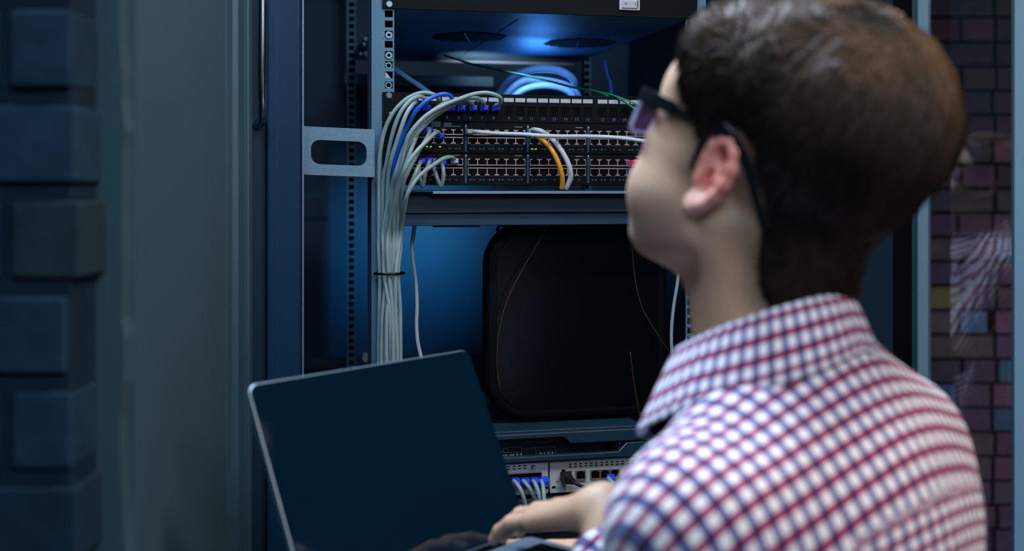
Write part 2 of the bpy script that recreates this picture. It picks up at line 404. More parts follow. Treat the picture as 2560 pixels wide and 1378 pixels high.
rail(ax(1461, 0.62), ax(1461, 0.62)+0.0062, ax(1477, 0.62), 0.62)
def circ(a, z, r, n=16): return [(a+r*math.cos(2*math.pi*k/n), z+r*math.sin(2*math.pi*k/n)) for k in range(n)]
def nut(y, style):
    z = zy(y, 972); a = 0.0
    if style == 'screw': mb = MB().ring_plate(circ(a, z, 0.0052), circ(a, z, 0.0022), -0.002, 0.002)
    else: mb = MB().ring_plate(circ(a, z, 0.0050, 16), circ(a, z, 0.0030, 16), 0.0006, 0.0032); mb.box(a-0.0052, a-0.0042, -0.0006, 0.0024, z-0.003, z+0.0046)
    return build('cage_nut', mb, M['screwm'], RAIL, bevel=0.0004)
nut(88, 'screw'); nut(139, 'screw'); nut(164, 'n'); nut(213, 'n')
z = zy(187, 972); build('cage_clip', MB().poly([(-0.0052, z-0.0046), (0.0030, z-0.0046), (-0.0046, z+0.0046)], 0.0005, 0.0024), M['label'], RAIL)
# rear cross members
build('rear_crossbar', MB().box(-0.01, 0.30, 0.69, 0.70, 1.763, 1.783), M['galv'], CAB, bevel=0.001)
build('rear_crossbar', MB().box(-0.16, 0.60, 0.72, 0.73, 1.18, 1.20), M['navy'], CAB)
for y in (489, 547): build('side_crossbar', MB().box(ax(757, .1), ax(820, .4), 0.40, 0.41, zy(y+7, 790, .4), zy(y-7, 790, .4)), M['navy'], CAB)
build('cable_lug', MB().disc((ax(914, .1), zy(893, 914, .1)), 0.006, 0.09, 0.11), M['screwm'], CAB)
for (px, y, r_) in ((915, 97, .005), (911, 110, .0045), (916, 134, .0065), (902, 134, .004)):
    build('rear_screw', MB().tube([(ax(px, .3), .30, zy(y, px, .3)), (ax(px, .3), .31, zy(y, px, .3))], [r_*.7, r_], 12), M['screwm'], CAB)
# ------------------------------------------------------------------ fan tray with rocker switch
zb = zy(22, 972); FT = thing('fan_tray', 'black fan tray with a pale rocker switch at the top of the cabinet', 'fan tray', (0.2325, 0.3, zb))
build('front_panel', MB().box(-0.0095, 0.4745, -0.004, -0.0012, zb, zb+0.089), M['black'], FT, bevel=0.0006)
tp = MB()
fans = []
for (px, py) in ((1173, 92), (1450, 107)):
    Y = (zb-CAMZ)*F/(HOR-py); X = (px-1280)/F*Y; l = RM.inverted() @ Vector((X, Y, 0)); fans.append((l.x, l.y))
build('tray', MB().box(0.004, 0.461, -0.0011, 0.635, zb, zb+0.012), M['galv'], FT)
for (fa, fb) in fans:
    g = MB(); N = 11
    for i in range(N):
        t = (i+0.5)/N*2-1; hw = 0.062*math.sqrt(max(0, 1-t*t)); hw = round(hw/0.006)*0.006
        g.box(fa-hw, fa+hw, fb+t*0.062-0.0062, fb+t*0.062+0.0062 - 0.0008, zb-0.0012, zb-0.0002)
    gg = build('fan_grille', g, M['hole'], FT)
    build('grille_rib', MB().tube([(fa-0.02, fb-0.06, zb-0.002), (fa+0.012, fb+0.06, zb-0.002)], 0.0012, 6), M['navy'], gg)
build('rear_lip', MB().box(0.004, 0.461, 0.6352, 0.639, zb-0.004, zb+0.012), M['label'], FT)  # pale colour stands in for the highlight along this edge
build('tray_seam', MB().polyx([(ax(1210,.3)+.005, 0.60), (ax(1210,.3)+.006, 0.60), (ax(1235,.1)+.03, 0.06), (ax(1235,.1)+.028, 0.06)], 2, zb-0.0008, zb-0.0001), M['navy'], FT)
rk = build('rocker_switch', MB().box(ax(1545.5), ax(1595.5), -0.0075, -0.0041, zy(27, 1570), zy(0, 1570)), M['rocker'], FT, bevel=0.0005)
rs = MB().poly(rrect(ax(1550.5), ax(1590), zy(22.5, 1570), zy(4, 1570), 0.0008), -0.0095, -0.0076)
build('rocker_key', rs, M['label'], rk, bevel=0.0004)
zc = zy(12, 1570)
o1 = [(ax(1560)+0.0017*math.cos(t*math.pi/8), zc+0.0017*math.sin(t*math.pi/8)) for t in range(16)]; o2 = [(ax(1560)+0.0011*math.cos(t*math.pi/8), zc+0.0011*math.sin(t*math.pi/8)) for t in range(16)]
build('switch_marks', merge(MB().ring_plate(o1, o2, -0.0098, -0.0096), MB().box(ax(1583), ax(1584.4), -0.0098, -0.0096, zc-0.0018, zc+0.0018), MB().box(ax(1588), ax(1590), -0.0099, -0.0096, zc-0.0055, zc+0.0055)), M['hole'], rk)
o = build('mounting_screw', MB().tube([(0, -0.008, zy(12, 972)), (0, -0.0041, zy(12, 972))], [0.0042, 0.0056], 16), M['screwm'], FT)
# ------------------------------------------------------------------ 24 port patch panel
pz1, pz0 = zy(236.5), zy(307)
PP = thing('patch_panel', 'black 24-port patch panel with pale label strips, topmost of the network gear', 'patch panel', (0.2325, 0.03, pz0))
build('front_panel', MB().box(-0.0095, 0.4745, -0.003, -0.0004, pz0+0.0003, pz1-0.0003), M['black'], PP, bevel=0.0005)
build('body', MB().box(0.012, 0.453, -0.0003, 0.075, pz0+0.002, pz1-0.002), M['black'], PP)
a9, a16, a17 = ax(1271), ax(1468), ax(1504.7)
pp_ = (a16-a9)/7; grp = a17-a9
pa = [a9+grp*g+pp_*i for g in (-1, 0, 1) for i in range(8)]
zl0, zl1 = zy(256), zy(246); zp0, zp1 = zy(288), zy(264)
lab = MB().box(-pp_*0.43, pp_*0.43, -0.0034, -0.0031, 0, zl1-zl0)
portm = MB()
for q in ((-0.0066, -0.0058, 0, 0.0135), (0.0058, 0.0066, 0, 0.0135), (-0.0058, 0.0058, 0, 0.0009), (-0.0058, 0.0058, 0.0126, 0.0135)):
    portm.box(q[0], q[1], -0.0042, -0.0031, q[2], q[3])
def proto_copy(first, parent, dx, dz):
    c = first.copy(); COL.objects.link(c); c.parent = parent; c.location = (first.location[0]+dx, first.location[1], first.location[2]+dz); return c
def instance(name, mb, m, parent, places, b=0.0, **k):
    """a repeated part: one mesh, one object per place (a, z)"""
    r = None; outp = []
    v = MB(); v.v = [(p[0], p[1]+b, p[2]) for p in mb.v]; v.f = mb.f; v.tone = mb.tone
    for (a, z) in places:
        if r is None:
            me = bpy.data.meshes.new(name); me.from_pydata(v.v, [], v.f); me.materials.append(m)
            r = bpy.data.objects.new(name, me); c = r
        else: c = r.copy()
        COL.objects.link(c); c.parent = parent; c.location = Vector((a, 0, z))-ORG[parent]; outp.append(c)
    return outp
instance('label_strip', lab, M['label'], PP, [(a, zl0) for a in pa])
ports = instance('port', portm, M['black'], PP, [(a, zp0) for a in pa])
hole = MB().box(-0.0056, 0.0056, -0.0034, -0.0031, 0.001, 0.0125)
instance('port_opening', hole, M['hole'], PP, [(a, zp0) for a in pa])
for i, a in enumerate(pa): build('port_number', text_mb(str(i+1), 0.0062, a, -0.0032, zy(297)), M['dimink'], PP)
build('mounting_screw', MB().tube([(0, -0.006, zy(240, 972)), (0, -0.003, zy(240, 972))], [0.0035, 0.005], 14), M['greyface'], PP)
build('panel_clip', MB().box(0.0, 0.0065, -0.005, -0.003, zy(292, 972), zy(280, 972)), M['cable'], PP, bevel=0.001)
# ------------------------------------------------------------------ the two 48 port switches
def group_starts():
    b0 = ax(1168.5); pit = (ax(1311.5)-b0)/6; G = ax(1323.2)-b0
    return pit, [b0-G, b0, b0+G, b0+2*G-0.0004]
pit, gs = group_starts()
def switch(ytop, ybot, label, sep_y):
    z0, z1 = zy(ybot)+0.0004, zy(ytop)-0.0004
    T = thing('network_switch', label, 'network switch', (0.2325, 0.1, z0))
    build('front_panel', MB().box(-0.0095, 0.4745, -0.003, -0.0004, z0, z1), M['black'], T, bevel=0.0005)
    build('body', MB().box(0.012, 0.453, -0.0003, 0.21, z0, z1), M['black'], T)
    zt, zm, zbm = zy(sep_y[0]), zy(sep_y[1]), zy(sep_y[2])
    band = 0.0030; hu = zt-(zm+band/2); hl = (zm-band/2)-zbm
    def port(h, up):
        p = MB(); w = pit/2; t = 0.0007; zo = h if up else 0
        p.box(-w, -w+t, -0.0044, -0.0031, 0, h); p.box(w-t, w, -0.0044, -0.0031, 0, h)
        s = -1 if up else 1; hh = 0.0021
        for sx in (-1, 1):
            pts = [(sx*w, zo), (sx*(w-0.0043), zo), (sx*(w-0.0022), zo+s*hh), (sx*w, zo+s*hh)]
            p.poly(pts, -0.0047, -0.0044)
        zi = 0 if up else h
        p.box(-w, w, -0.0047, -0.0031, min(zi, zi+s*-band/2), max(zi, zi+s*-band/2))
        return p
    cs = [g+pit*(i+0.5) for g in gs for i in range(6)]
    pl_u = [(a, zm+band/2) for a in cs]; pl_l = [(a, zbm) for a in cs]
    build('port_bank_recess', merge(*[MB().box(g-0.0003, g+pit*6+0.0003, -0.0033, -0.0030, zbm-0.0005, zt+0.0005) for g in gs]), M['hole'], T)
    instance('port', port(hu, True), M['shield'], T, pl_u); instance('port', port(hl, False), M['shield'], T, pl_l)
    for g in gs[1:]+[gs[3]+pit*6+0.0065]:
        build('bank_divider', MB().box(g-0.0052, g-0.0013, -0.0052, -0.0031, z0+0.002, z1-0.003), M['navy'], T, bevel=0.0005)
    rn = random.Random(int(ytop)); mk = MB()
    zl = zy(sep_y[3])
    for g in gs:
        for i in range(6):
            for k in range(2):
                if rn.random() < 0.8: mk.box(g+pit*(i+0.28+0.36*k)-0.0014, g+pit*(i+0.28+0.36*k)+0.0014, -0.0032, -0.0030, zl-0.0006, zl+0.0006)
    for g in gs: mk.box(g+0.004, g+pit*6-0.004, -0.0032, -0.003, zbm-0.0012, zbm-0.0009)
    build('port_markings', mk, M['dimink'], T)
    mk = MB()
    for g in gs[:]: mk.box(g+pit*4.9, g+pit*5.7, -0.0033, -0.003, zt+0.0042, zt+0.0048); mk.box(g-0.0042, g-0.0022, -0.0058, -0.0053, zt+0.0036, zt+0.0058)
    build('bank_marks', mk, M['label'], T)
    return T, zl, zt
SW1, zl1_, zt1 = switch(308, 384.5, 'black 48-port network switch directly under the patch panel', (325.5, 342, 361, 372.8))
SW2, zl2_, zt2 = switch(385.5, 463, 'black 48-port network switch below, with pink plug, just above the shelf', (397.5, 417, 439, 449.5))
def led(T, px, z, w=0.003, m='led', h=0.0013, b=-0.0034): build('indicator_light', MB().box(ax(px)-w/2, ax(px)+w/2, b-0.0003, -0.0031, z-h/2, z+h/2), M[m], T)
for px in (1329, 1338): led(SW1, px, zl1_, 0.0028)
for px in (1067, 1076, 1099): led(SW1, px, zy(367, 1080), 0.0026)
led(SW2, 1573, zy(452.5, 1573), 0.0034)
for px, y, w in ((1048, 302.5, .0048), (1049, 310, .006), (1062, 310, .006)): led(SW1, px, zy(y+3.5, 1055), w, 'ledy', 0.0022)
for t_ in (MB().box(ax(1077), ax(1101), -0.0034, -0.0031, zy(317, 1090), zy(305, 1090)), MB().box(ax(1108), ax(1128), -0.0034, -0.0031, zy(318, 1118), zy(307, 1118))): build('status_label', t_, M['bezel'], SW1)
for t_ in (text_mb('SYST RPS', 0.0034, ax(1090), -0.0036, zy(306, 1090)), text_mb('MODE', 0.0036, ax(1118), -0.0036, zy(309, 1118))): build('status_text', t_, M['dimink'], SW1)
# ------------------------------------------------------------------ shelf under the switches
sz = zy(477); SH = thing('rack_shelf', 'dark blue steel shelf with a bright front lip under the switches', 'shelf', (0.2325, 0.1, zy(545)))
build('shelf_top', MB().box(0.012, 0.455, -0.046, 0.40, sz-0.002, sz), M['blue_paint'], SH, bevel=0.0006)
build('front_lip', MB().box(ax(1082, -.046), 0.455, -0.0485, -0.0462, sz-0.004, sz-0.0002), M['alu'], SH)
build('front_face', MB().box(ax(1003, -.03), 0.462, -0.030, -0.027, zy(529), sz-0.0021), M['deepnavy'], SH)
build('lower_rail', MB().box(ax(1000, -.02), 0.462, -0.022, -0.010, zy(563, 1300, -.02), zy(531, 1300, -.02)), M['navy'], SH, bevel=0.001)
build('mounting_ear', MB().box(0.463, 0.4745, -0.003, -0.0004, zy(545), sz), M['black'], SH)
build('shelf_foot', MB().box(ax(1085, -.02), ax(1200, -.02), -0.020, -0.006, zy(567, 1300, -.02), zy(563.6, 1300, -.02)), M['black'], SH)
build('loop_clip', MB().tube(spline([(ax(1250), 0.02, zy(578)), (ax(1254), .015, zy(565)), (ax(1275), .015, zy(566)), (ax(1300), .02, zy(572)), (ax(1345), .02, zy(566))], 5), 0.0022, 8), M['black'], SH, smooth=True)
# ------------------------------------------------------------------ black monitor standing on the router
rz1 = zy(1079, 1235)
MO = thing('monitor', 'large black monitor with rounded corners standing in the lower bay', 'monitor', (0.30, 0.07, rz1))
ma0 = ax(1214, .05); ma1 = 0.445; mz1 = zy(556, 1300, .05)
build('housing', MB().poly(rrect(ma0, ma1, rz1+0.004, mz1, 0.065, 10), 0.045, 0.085), M['black'], MO, bevel=0.01, seg=3)
build('screen', MB().poly(rrect(ma0+0.016, ma1-0.016, rz1+0.022, mz1-0.016, 0.05, 8), 0.0435, 0.0449), M['blackgloss'], MO)
build('stand_base', MB().poly(rrect(0.15, 0.42, rz1+0.0005, rz1+0.0036, 0.0012), 0.06, 0.20), M['black'], MO)
build('stand_neck', MB().box(0.26, 0.33, 0.0852, 0.11, rz1+0.0037, rz1+0.12), M['black'], MO)
# ------------------------------------------------------------------ dark router with printed face
RTa0, RTa1 = -0.0, ax(1620, -0.02); rz0 = zy(1150, 1265)
RT = thing('router', 'dark blue-grey router with a glossy front bar and tiny printed diagrams', 'router', (0.17, 0.12, rz0))
build('housing', MB().box(RTa0+0.003, RTa1-0.003, -0.003, 0.33, rz0+0.0005, rz1-0.0005), M['bezel'], RT, bevel=0.001)
zst = zy(1104, 1500, -.02); zmid = zy(1091, 1300, -.02)
build('face_plate', MB().box(RTa0+0.004, ax(1550, -.012), -0.0125, -0.0035, rz0+0.007, rz1-0.004), M['bezeld'], RT)
sb0, sb1 = ax(1408, -.02), ax(1426, -.02)
build('bezel_bar', MB().poly([(RTa0, rz1-0.008), (sb0, rz1-0.008), (sb1, zst), (RTa1-0.002, zst), (RTa1, zst+0.004), (RTa1, rz1-0.004), (RTa1-0.004, rz1-0.0008), (RTa0, rz1-0.0008)], -0.024, -0.0126), M['bezel'], RT, bevel=0.0012)
a_l = ax(1552, -.02)
build('bezel_foot', MB().poly([(RTa0, rz0+0.001), (RTa1, rz0+0.001), (RTa1, rz0+0.022), (ax(1567, -.02), rz0+0.022), (ax(1545, -.02), rz0+0.0085), (RTa0, rz0+0.0085)], -0.024, -0.0126), M['bezel'], RT, bevel=0.001)
build('edge_line', merge(MB().tube([(ax(1548, -.024), -.0245, rz0+0.0095), (ax(1567, -.024), -.0245, rz0+0.0215)], 0.0006, 6), MB().box(ax(1510, -.02), ax(1544, -.02), -0.0248, -0.024, rz0+0.0078, rz0+0.0092)), M['alu'], RT)
build('console_port', MB().poly(rrect(ax(1512, -.013), ax(1532, -.013), zy(1124, 1520, -.013), zy(1100, 1520, -.013), 0.001), -0.0145, -0.0126), M['hole'], RT)
for y in (1106, 1120): build('face_screw', MB().tube([(ax(1549, -.013), -.0145, zy(y, 1549, -.013)), (ax(1549, -.013), -.0126, zy(y, 1549, -.013))], 0.0022, 12), M['greyface'], RT)
def outline(x0, x1, y0, y1, b=-0.0129, t=0.00035):
    a0, a1 = ax(x0, b), ax(x1, b); z0, z1 = zy(y1, (x0+x1)/2, b), zy(y0, (x0+x1)/2, b)
    return MB().box(a0, a1, b, b+.0002, z0, z0+t).box(a0, a1, b, b+.0002, z1-t, z1).box(a0, a0+t, b, b+.0002, z0, z1).box(a1-t, a1, b, b+.0002, z0, z1)
dg = (outline(1340, 1376, 1093, 1107), outline(1339, 1389, 1118, 1134), outline(1256, 1304, 1119, 1132), outline(1256, 1269, 1093, 1109), outline(1258, 1270, 1122, 1132),
           outline(1100, 1200, 1100, 1114), MB().box(ax(1270, -.013), ax(1340, -.013), -0.0129, -0.0127, zy(1105, 1300, -.013), zy(1105, 1300, -.013)+.0003), MB().box(ax(1304, -.013), ax(1340, -.013), -0.0129, -0.0127, zy(1123, 1300, -.013), zy(1123, 1300, -.013)+.0003))
for d_ in dg: build('port_diagram', d_, M['dimink'], RT)
tx = (text_mb('LINK ACTIVITY', 0.0042, ax(1358, -.013), -0.0129, zy(1088.5, 1358, -.013)), text_mb('SYS PWR', 0.0042, ax(1262, -.013), -0.0129, zy(1091, 1262, -.013)), text_mb('AUX  LINK  FE  FE', 0.0038, ax(1281, -.013), -0.0129, zy(1138, 1281, -.013)),
           text_mb('0   1   2   3', 0.0046, ax(1366, -.013), -0.0129, zy(1133, 1366, -.013)))
for t_ in tx: build('printed_text', t_, M['ink'], RT)
# ------------------------------------------------------------------ ivory router modules
iz1, iz0 = zy(1153.5, 1290), zy(1233, 1290)
IV = thing('ivory_router', 'ivory metal router with vent slots and blue plugs beneath the dark router', 'router', (0.2325, 0.1, iz0))
aS = ax(1371.5, -.01)
build('housing', MB().box(0.002, 0.455, -0.004, 0.30, iz0+0.001, iz1-0.001), M['greyface'], IV)
zi = lambda y, px=1300: zy(y, px, -0.013)
def plate(name, a0, a1):
    return build(name, MB().poly(rrect(a0, a1, iz0, iz1-0.0003, 0.0012), -0.013, -0.0042), M['ivory'], IV, bevel=0.0006)
pl1 = plate('module_plate', 0.0, aS-0.0016); pl2 = plate('module_plate', aS+0.0012, 0.462)
sl = MB().box(-0.0021, 0.0021, -0.0133, -0.0129, -0.0008, 0.0008)
sa = [ax(1272 + 13.45*k, -.013) for k in range(-6, 4)]
instance('vent_slot', sl, M['hole'], pl1, [(a, zi(y, 1290)) for a in sa for y in (1166, 1172.6)])
sa = [ax(1425.5 + 13.1*k, -.013) for k in range(0, 16)]
instance('vent_slot', sl, M['hole'], pl2, [(a, zi(y, 1425)) for a in sa for y in (1161, 1167.5)])
build('thumb_screw', MB().tube([(ax(1333, -.013), -.019, zi(1168, 1333)), (ax(1333, -.013), -.0131, zi(1168, 1333))], [.002, .0035], 12), M['greyface'], pl1)
build('port_row', MB().box(ax(1180, -.013), ax(1354, -.013), -0.0136, -0.0131, zi(1206, 1320), zi(1183, 1320)), M['hole'], pl1)
build('port_row_trim', MB().box(ax(1180, -.013), ax(1354, -.013), -0.0150, -0.0131, zi(1183, 1320), zi(1180, 1320)), M['shield'], pl1)
def jack(px, y, w=0.0158, h=0.0142, par=None):
    a, z = ax(px, -.013), zi(y, px)
    j = build('port', MB().ring_plate(rrect(a-w/2, a+w/2, z-h/2, z+h/2, .0006), rrect(a-w/2+.0014, a+w/2-.0014, z-h/2+.0012, z+h/2-.0012, .0006), -0.0150, -0.0131), M['shield'], par or pl2)
    build('port_opening', merge(MB().box(a-w/2+.0015, a+w/2-.0015, -0.0134, -0.0131, z-h/2+.0013, z+h/2-.0034), MB().box(a-w/4, a+w/4, -0.0134, -0.0131, z-h/2+.0013, z+h/2-.0013)), M['hole'], j)
for px in (1451, 1488, 1512, 1536): jack(px, 1187.5 - (px-1451)*0.04)
build('usb_port', MB().box(ax(1420, -.013), ax(1429, -.013), -0.0136, -0.0131, zi(1192, 1425), zi(1178, 1425)), M['navy'], pl2)
build('usb_port', MB().box(ax(1403.5, -.013), ax(1413, -.013), -0.0136, -0.0131, zi(1186, 1408), zi(1174, 1408)), M['hole'], pl2)
build('latch_hole', MB().box(ax(1380, -.013), ax(1389, -.013), -0.0136, -0.0131, zi(1221, 1385), zi(1216, 1385)), M['hole'], pl2)
build('latch_hole', MB().box(ax(1363.5, -.013), ax(1370, -.013), -0.0136, -0.0131, zi(1222, 1366), zi(1217, 1366)), M['hole'], pl1)
build('recess_strip', MB().box(ax(1388, -.013), ax(1470, -.013), -0.0133, -0.0131, zi(1224, 1430), zi(1214.5, 1430)), M['label'], pl2)
for t_ in (text_mb('CONSOLE', 0.0028, ax(1452, -.013), -0.0133, zi(1205, 1452)), text_mb('GE 0/0', 0.003, ax(1488, -.013), -0.0133, zi(1203.5, 1488)), text_mb('USB', 0.003, ax(1393, -.013), -0.0133, zi(1204.5, 1393))): build('printed_text', t_, M['hole'], pl2)
# ------------------------------------------------------------------ grey servers underneath
g1, g0 = zy(1245, 1330), zy(1272, 1330)
GS = thing('grey_server', 'grey rack device with a black display slot under the ivory router', 'server', (0.2325, 0.1, g0))
build('housing', MB().box(0.0, 0.462, -0.008, 0.32, g0, g1), M['greyface'], GS, bevel=0.001)
build('display_slot', MB().box(ax(1367, -.008), ax(1398, -.008), -0.0088, -0.0081, zy(1265, 1383), zy(1248, 1383)), M['hole'], GS)
build('face_seam', MB().box(ax(1290, -.008), ax(1366, -.008), -0.0086, -0.0081, zy(1252, 1330), zy(1251, 1330)), M['navy'], GS)
h1, h0 = zy(1274, 1330), zy(1330, 1330)
HS = thing('lower_switch', 'grey switch with a row of ports lowest in view beneath the laptop cables', 'network switch', (0.2325, 0.1, h0))
build('housing', MB().box(0.0, 0.462, -0.008, 0.28, h0, h1-0.001), M['greyface'], HS, bevel=0.001)
build('port_row', MB().box(ax(1180, -.008), ax(1420, -.008), -0.0086, -0.0081, zy(1310, 1330), zy(1287, 1330)), M['hole'], HS)
build('port_row_trim', MB().box(ax(1180, -.008), ax(1420, -.008), -0.0105, -0.0081, zy(1287, 1330), zy(1284, 1330)), M['shield'], HS)
BL = thing('blank_panel', 'dark blank panels filling the bottom of the server cabinet', 'panel', (0.2325, 0.0, 0.06))
build('panel_plate', MB().box(-0.0095, 0.4745, -0.003, -0.0004, 0.06, h0-0.002), M['deepnavy'], BL)
# ------------------------------------------------------------------ neighbouring cabinet, seen between collar and window
nb = ax(2100, 0.02)
NC = thing('neighbour_cabinet', 'dark cabinet with navy door standing right of the open server cabinet', 'cabinet', (nb+0.15, 0.25, 0))
e1, e2 = ax(2231, 0.0), ax(2284, 0.0)
build('housing', MB().box(CABA1+0.012, e2-0.004, 0.012, 0.55, 0.0, 2.15), M['black'], NC, bevel=0.002)
build('navy_door', MB().box(CABA1+0.014, e1, -0.004, 0.011, 0.05, 2.13), M['deepnavy'], NC, bevel=0.002)
build('black_stile', MB().box(e1+0.001, e2-0.004, -0.002, 0.011, 0.05, 2.13), M['hole'], NC)
# ------------------------------------------------------------------ cables
def cord_pts(path, n=7):
    return spline([RP(*p) for p in path], n)
def dirv(p, q): return (Vector(q)-Vector(p)).normalized()
def cable(name, label, path, r, m, plug=None, group=None, cat='cable', n=7, seg=10, pm='plugb', cordname='cord'):
    pts = cord_pts(path, n); o0 = pts[-1]
    T = thing(name, label, cat, tuple(o0), group=group)
    build(cordname, MB().tube(pts, r, seg), M[m], T, smooth=True)
    if plug:
        px, py, w, h = plug[:4]; a, b, z = RP(px, py, -0.004); mb = MB(); b1 = plug[4] if len(plug) > 4 else -0.018
        n0 = len(mb.v)
        mb.v += [(a+sx*w/2*k, bb, z+sz_*h/2*k) for (bb, k) in ((-0.0048, 1.0), (b1*0.7, 1.0), (b1, 0.62)) for (sx, sz_) in ((-1, -1), (1, -1), (1, 1), (-1, 1))]
        mb.f += [(0, 3, 2, 1), (8, 9, 10, 11)]+[tuple(4*L+i for i in (0,)) and (4*L+i, 4*L+(i+1) % 4, 4*L+4+(i+1) % 4, 4*L+4+i) for L in (0, 1) for i in range(4)]
        mb.tone = [None]*len(mb.f)
        build('plug', mb, M[pm], T, bevel=0.0008)
    return T
CR = 0.0031
# lanes of the tied bundle down the mounting rail
def lane(k, layer, wob):
    x = 947 + k*8.2; b = -0.0105 - 0.0066*layer
    return x, b
def bundle(head, lanes):
    """head: free points; lanes: list of (k, layer) at rows 470, 560, 683, 770, 905"""
    rows = (575, 625, 683, 775, 860, 930)
    lanes = list(lanes)
    out = list(head)
    lanes += [lanes[-2], lanes[-3], lanes[-1]]; rows = rows+(1090, 1280, 1500)
    for y, (k, l) in zip(rows, lanes): x, b = lane(k, l, 0); out.append((x, y, b))
    return out
CB = [
 ('from port 3 of the patch panel, outermost arc', 'cable', [(1097, 262, -.018), (1096, 247, -.03), (1083, 236, -.034), (1058, 232, -.036), (1034, 238, -.036), (1012, 251, -.036), (992, 270, -.036), (976, 293, -.034), (962, 325, -.03), (953, 365, -.026), (948, 420, -.020)], [(0, 0), (0, 0), (.3, 0), (.2, 0), (0, 0), (0, 0)], (1097, 270)),
 ('from port 2 of the patch panel, second arc from the left', 'cable', [(1066, 262, -.018), (1064, 250, -.03), (1052, 241, -.036), (1030, 248, -.042), (1010, 268, -.046), (996, 292, -.046), (984, 325, -.042), (975, 362, -.036), (966, 410, -.030), (958, 455, -.022)], [(1.2, 0), (1.4, 0), (1.5, 0), (2.4, 1), (2, 1), (2, 1)], (1066, 270)),
 ('from port 1 of the patch panel, short inner arc', 'cable', [(1040, 262, -.018), (1040, 256, -.03), (1033, 260, -.042), (1020, 278, -.05), (1010, 300, -.053), (999, 332, -.052), (990, 360, -.048), (978, 400, -.042), (970, 450, -.03)], [(2.3, 1), (2.2, 1), (2.4, 1), (1.2, 1), (.9, 1), (.8, 1)], (1040, 270)),
 ('bright blue, arching from port 4 of the patch panel into the bundle', 'cableb', [(1127, 262, -.018), (1131, 250, -.034), (1125, 239, -.044), (1108, 235, -.048), (1082, 243, -.050), (1058, 259, -.050), (1040, 278, -.048), (1026, 300, -.043), (1012, 330, -.036), (998, 370, -.030), (984, 430, -.022)], [(3.1, 0), (3, 0), (3.1, 0), (3, 0), (3, 0), (3, 0)], (1127, 270)),
 ('from port 5 of the patch panel, lowest and flattest of the arcs', 'cable', [(1153, 264, -.018), (1150, 257, -.026), (1136, 252, -.032), (1118, 255, -.038), (1095, 268, -.042), (1062, 293, -.044), (1040, 318, -.044), (1016, 355, -.040), (1000, 410, -.034)], [(4, 0), (4, 0), (3.9, 0), (4, 0), (4, 0), (4, 0)], (1153, 270)),
 ('from port 6 of the patch panel, dipping under the longest arcs', 'cable', [(1182, 264, -.018), (1178, 257, -.027), (1166, 251, -.032), (1150, 252, -.038), (1120, 268, -.044), (1080, 296, -.046), (1046, 330, -.048), (1018, 372, -.046), (996, 425, -.04), (984, 460, -.034)], [(3.3, 1), (3.4, 1), (3.3, 1), (4.3, 1), (4.7, 1), (4.7, 1)], (1182, 270)),
 ('from port 7 of the patch panel, second longest arc', 'cable', [(1210, 264, -.018), (1208, 256, -.03), (1196, 247, -.038), (1172, 246, -.042), (1148, 250, -.046), (1118, 264, -.050), (1082, 287, -.054), (1050, 312, -.056), (1027, 341, -.056), (1008, 375, -.052), (990, 430, -.046), (975, 480, -.03)], [(1.3, 1), (1.4, 1), (1.6, 1.1), (3.2, 2), (3.6, 1.6), (3.6, 1.2)], (1210, 270)),
 ('from port 8 of the patch panel, longest and highest arc', 'cable', [(1239, 264, -.018), (1250, 259, -.032), (1252, 247, -.042), (1240, 238, -.048), (1214, 232, -.050), (1182, 236, -.052), (1150, 247, -.053), (1112, 262, -.058), (1070, 286, -.062), (1042, 312, -.064), (1022, 340, -.063), (1012, 372, -.058), (1002, 420, -.05), (992, 470, -.036)], [(4.6, 1), (4.5, 1), (4.4, 1), (5.2, 1), (5.6, 1), (5.5, 1)], (1239, 270)),
 ('in the leftmost blue plug of the upper switch', 'cable', [(1027, 338, -.018), (1024, 345, -.032), (1017, 358, -.042), (1008, 380, -.044), (999, 420, -.044), (990, 465, -.036)], [(4.9, 0), (5, 0), (4.9, 0), (5, 0), (5, 0), (5, 0)], (1029, 336)),
 ('in the second blue plug of the upper switch', 'cable', [(1046, 328, -.018), (1044, 334, -.034), (1038, 348, -.048), (1028, 374, -.056), (1017, 404, -.057), (1006, 440, -.052), (996, 480, -.042)], [(5.6, 1), (5.4, 1), (5.3, 1), (2.6, 2), (2.3, 2), (2.4, 2)], (1044, 328)),
 ('in the third blue plug of the upper switch', 'cable', [(1073, 323, -.018), (1073, 331, -.038), (1066, 348, -.052), (1052, 370, -.058), (1036, 398, -.062), (1020, 430, -.062), (1006, 470, -.052)], [(6.2, 0), (5.9, 0), (5.6, 0), (5.9, 0), (6, 0), (6, 0)], (1071, 324)),
 ('in the fourth blue plug of the upper switch, curving across the others', 'cable', [(1099, 336, -.018), (1094, 330, -.034), (1084, 336, -.050), (1066, 354, -.066), (1046, 374, -.071), (1028, 396, -.073), (1012, 424, -.072), (1000, 455, -.062), (990, 490, -.05)], [(3, 2), (2.6, 2), (3.0, 2), (4.1, 2), (4.4, 2.2), (4.4, 2)], (1099, 339)),
 ('with a clear plug in the lower switch, arching over the small loops', 'cable', [(1135, 397, -.018), (1124, 393, -.032), (1106, 398, -.044), (1084, 412, -.052), (1062, 428, -.056), (1044, 445, -.060), (1028, 468, -.062), (1014, 500, -.056)], [(6.8, 1), (6.0, 1), (5.2, 2), (5.1, 2), (5.6, 2.1), (5.7, 2)], (1135, 402)),
 ('dropping from the first blue plug of the lower switch', 'cable', [(1052, 404, -.018), (1048, 412, -.034), (1040, 432, -.044), (1030, 455, -.046), (1018, 486, -.042)], [(6.9, 0), (6.6, 0), (5.9, 1.0), (6.5, .8), (6.6, .8), (6.6, .8)], (1053, 403)),
]
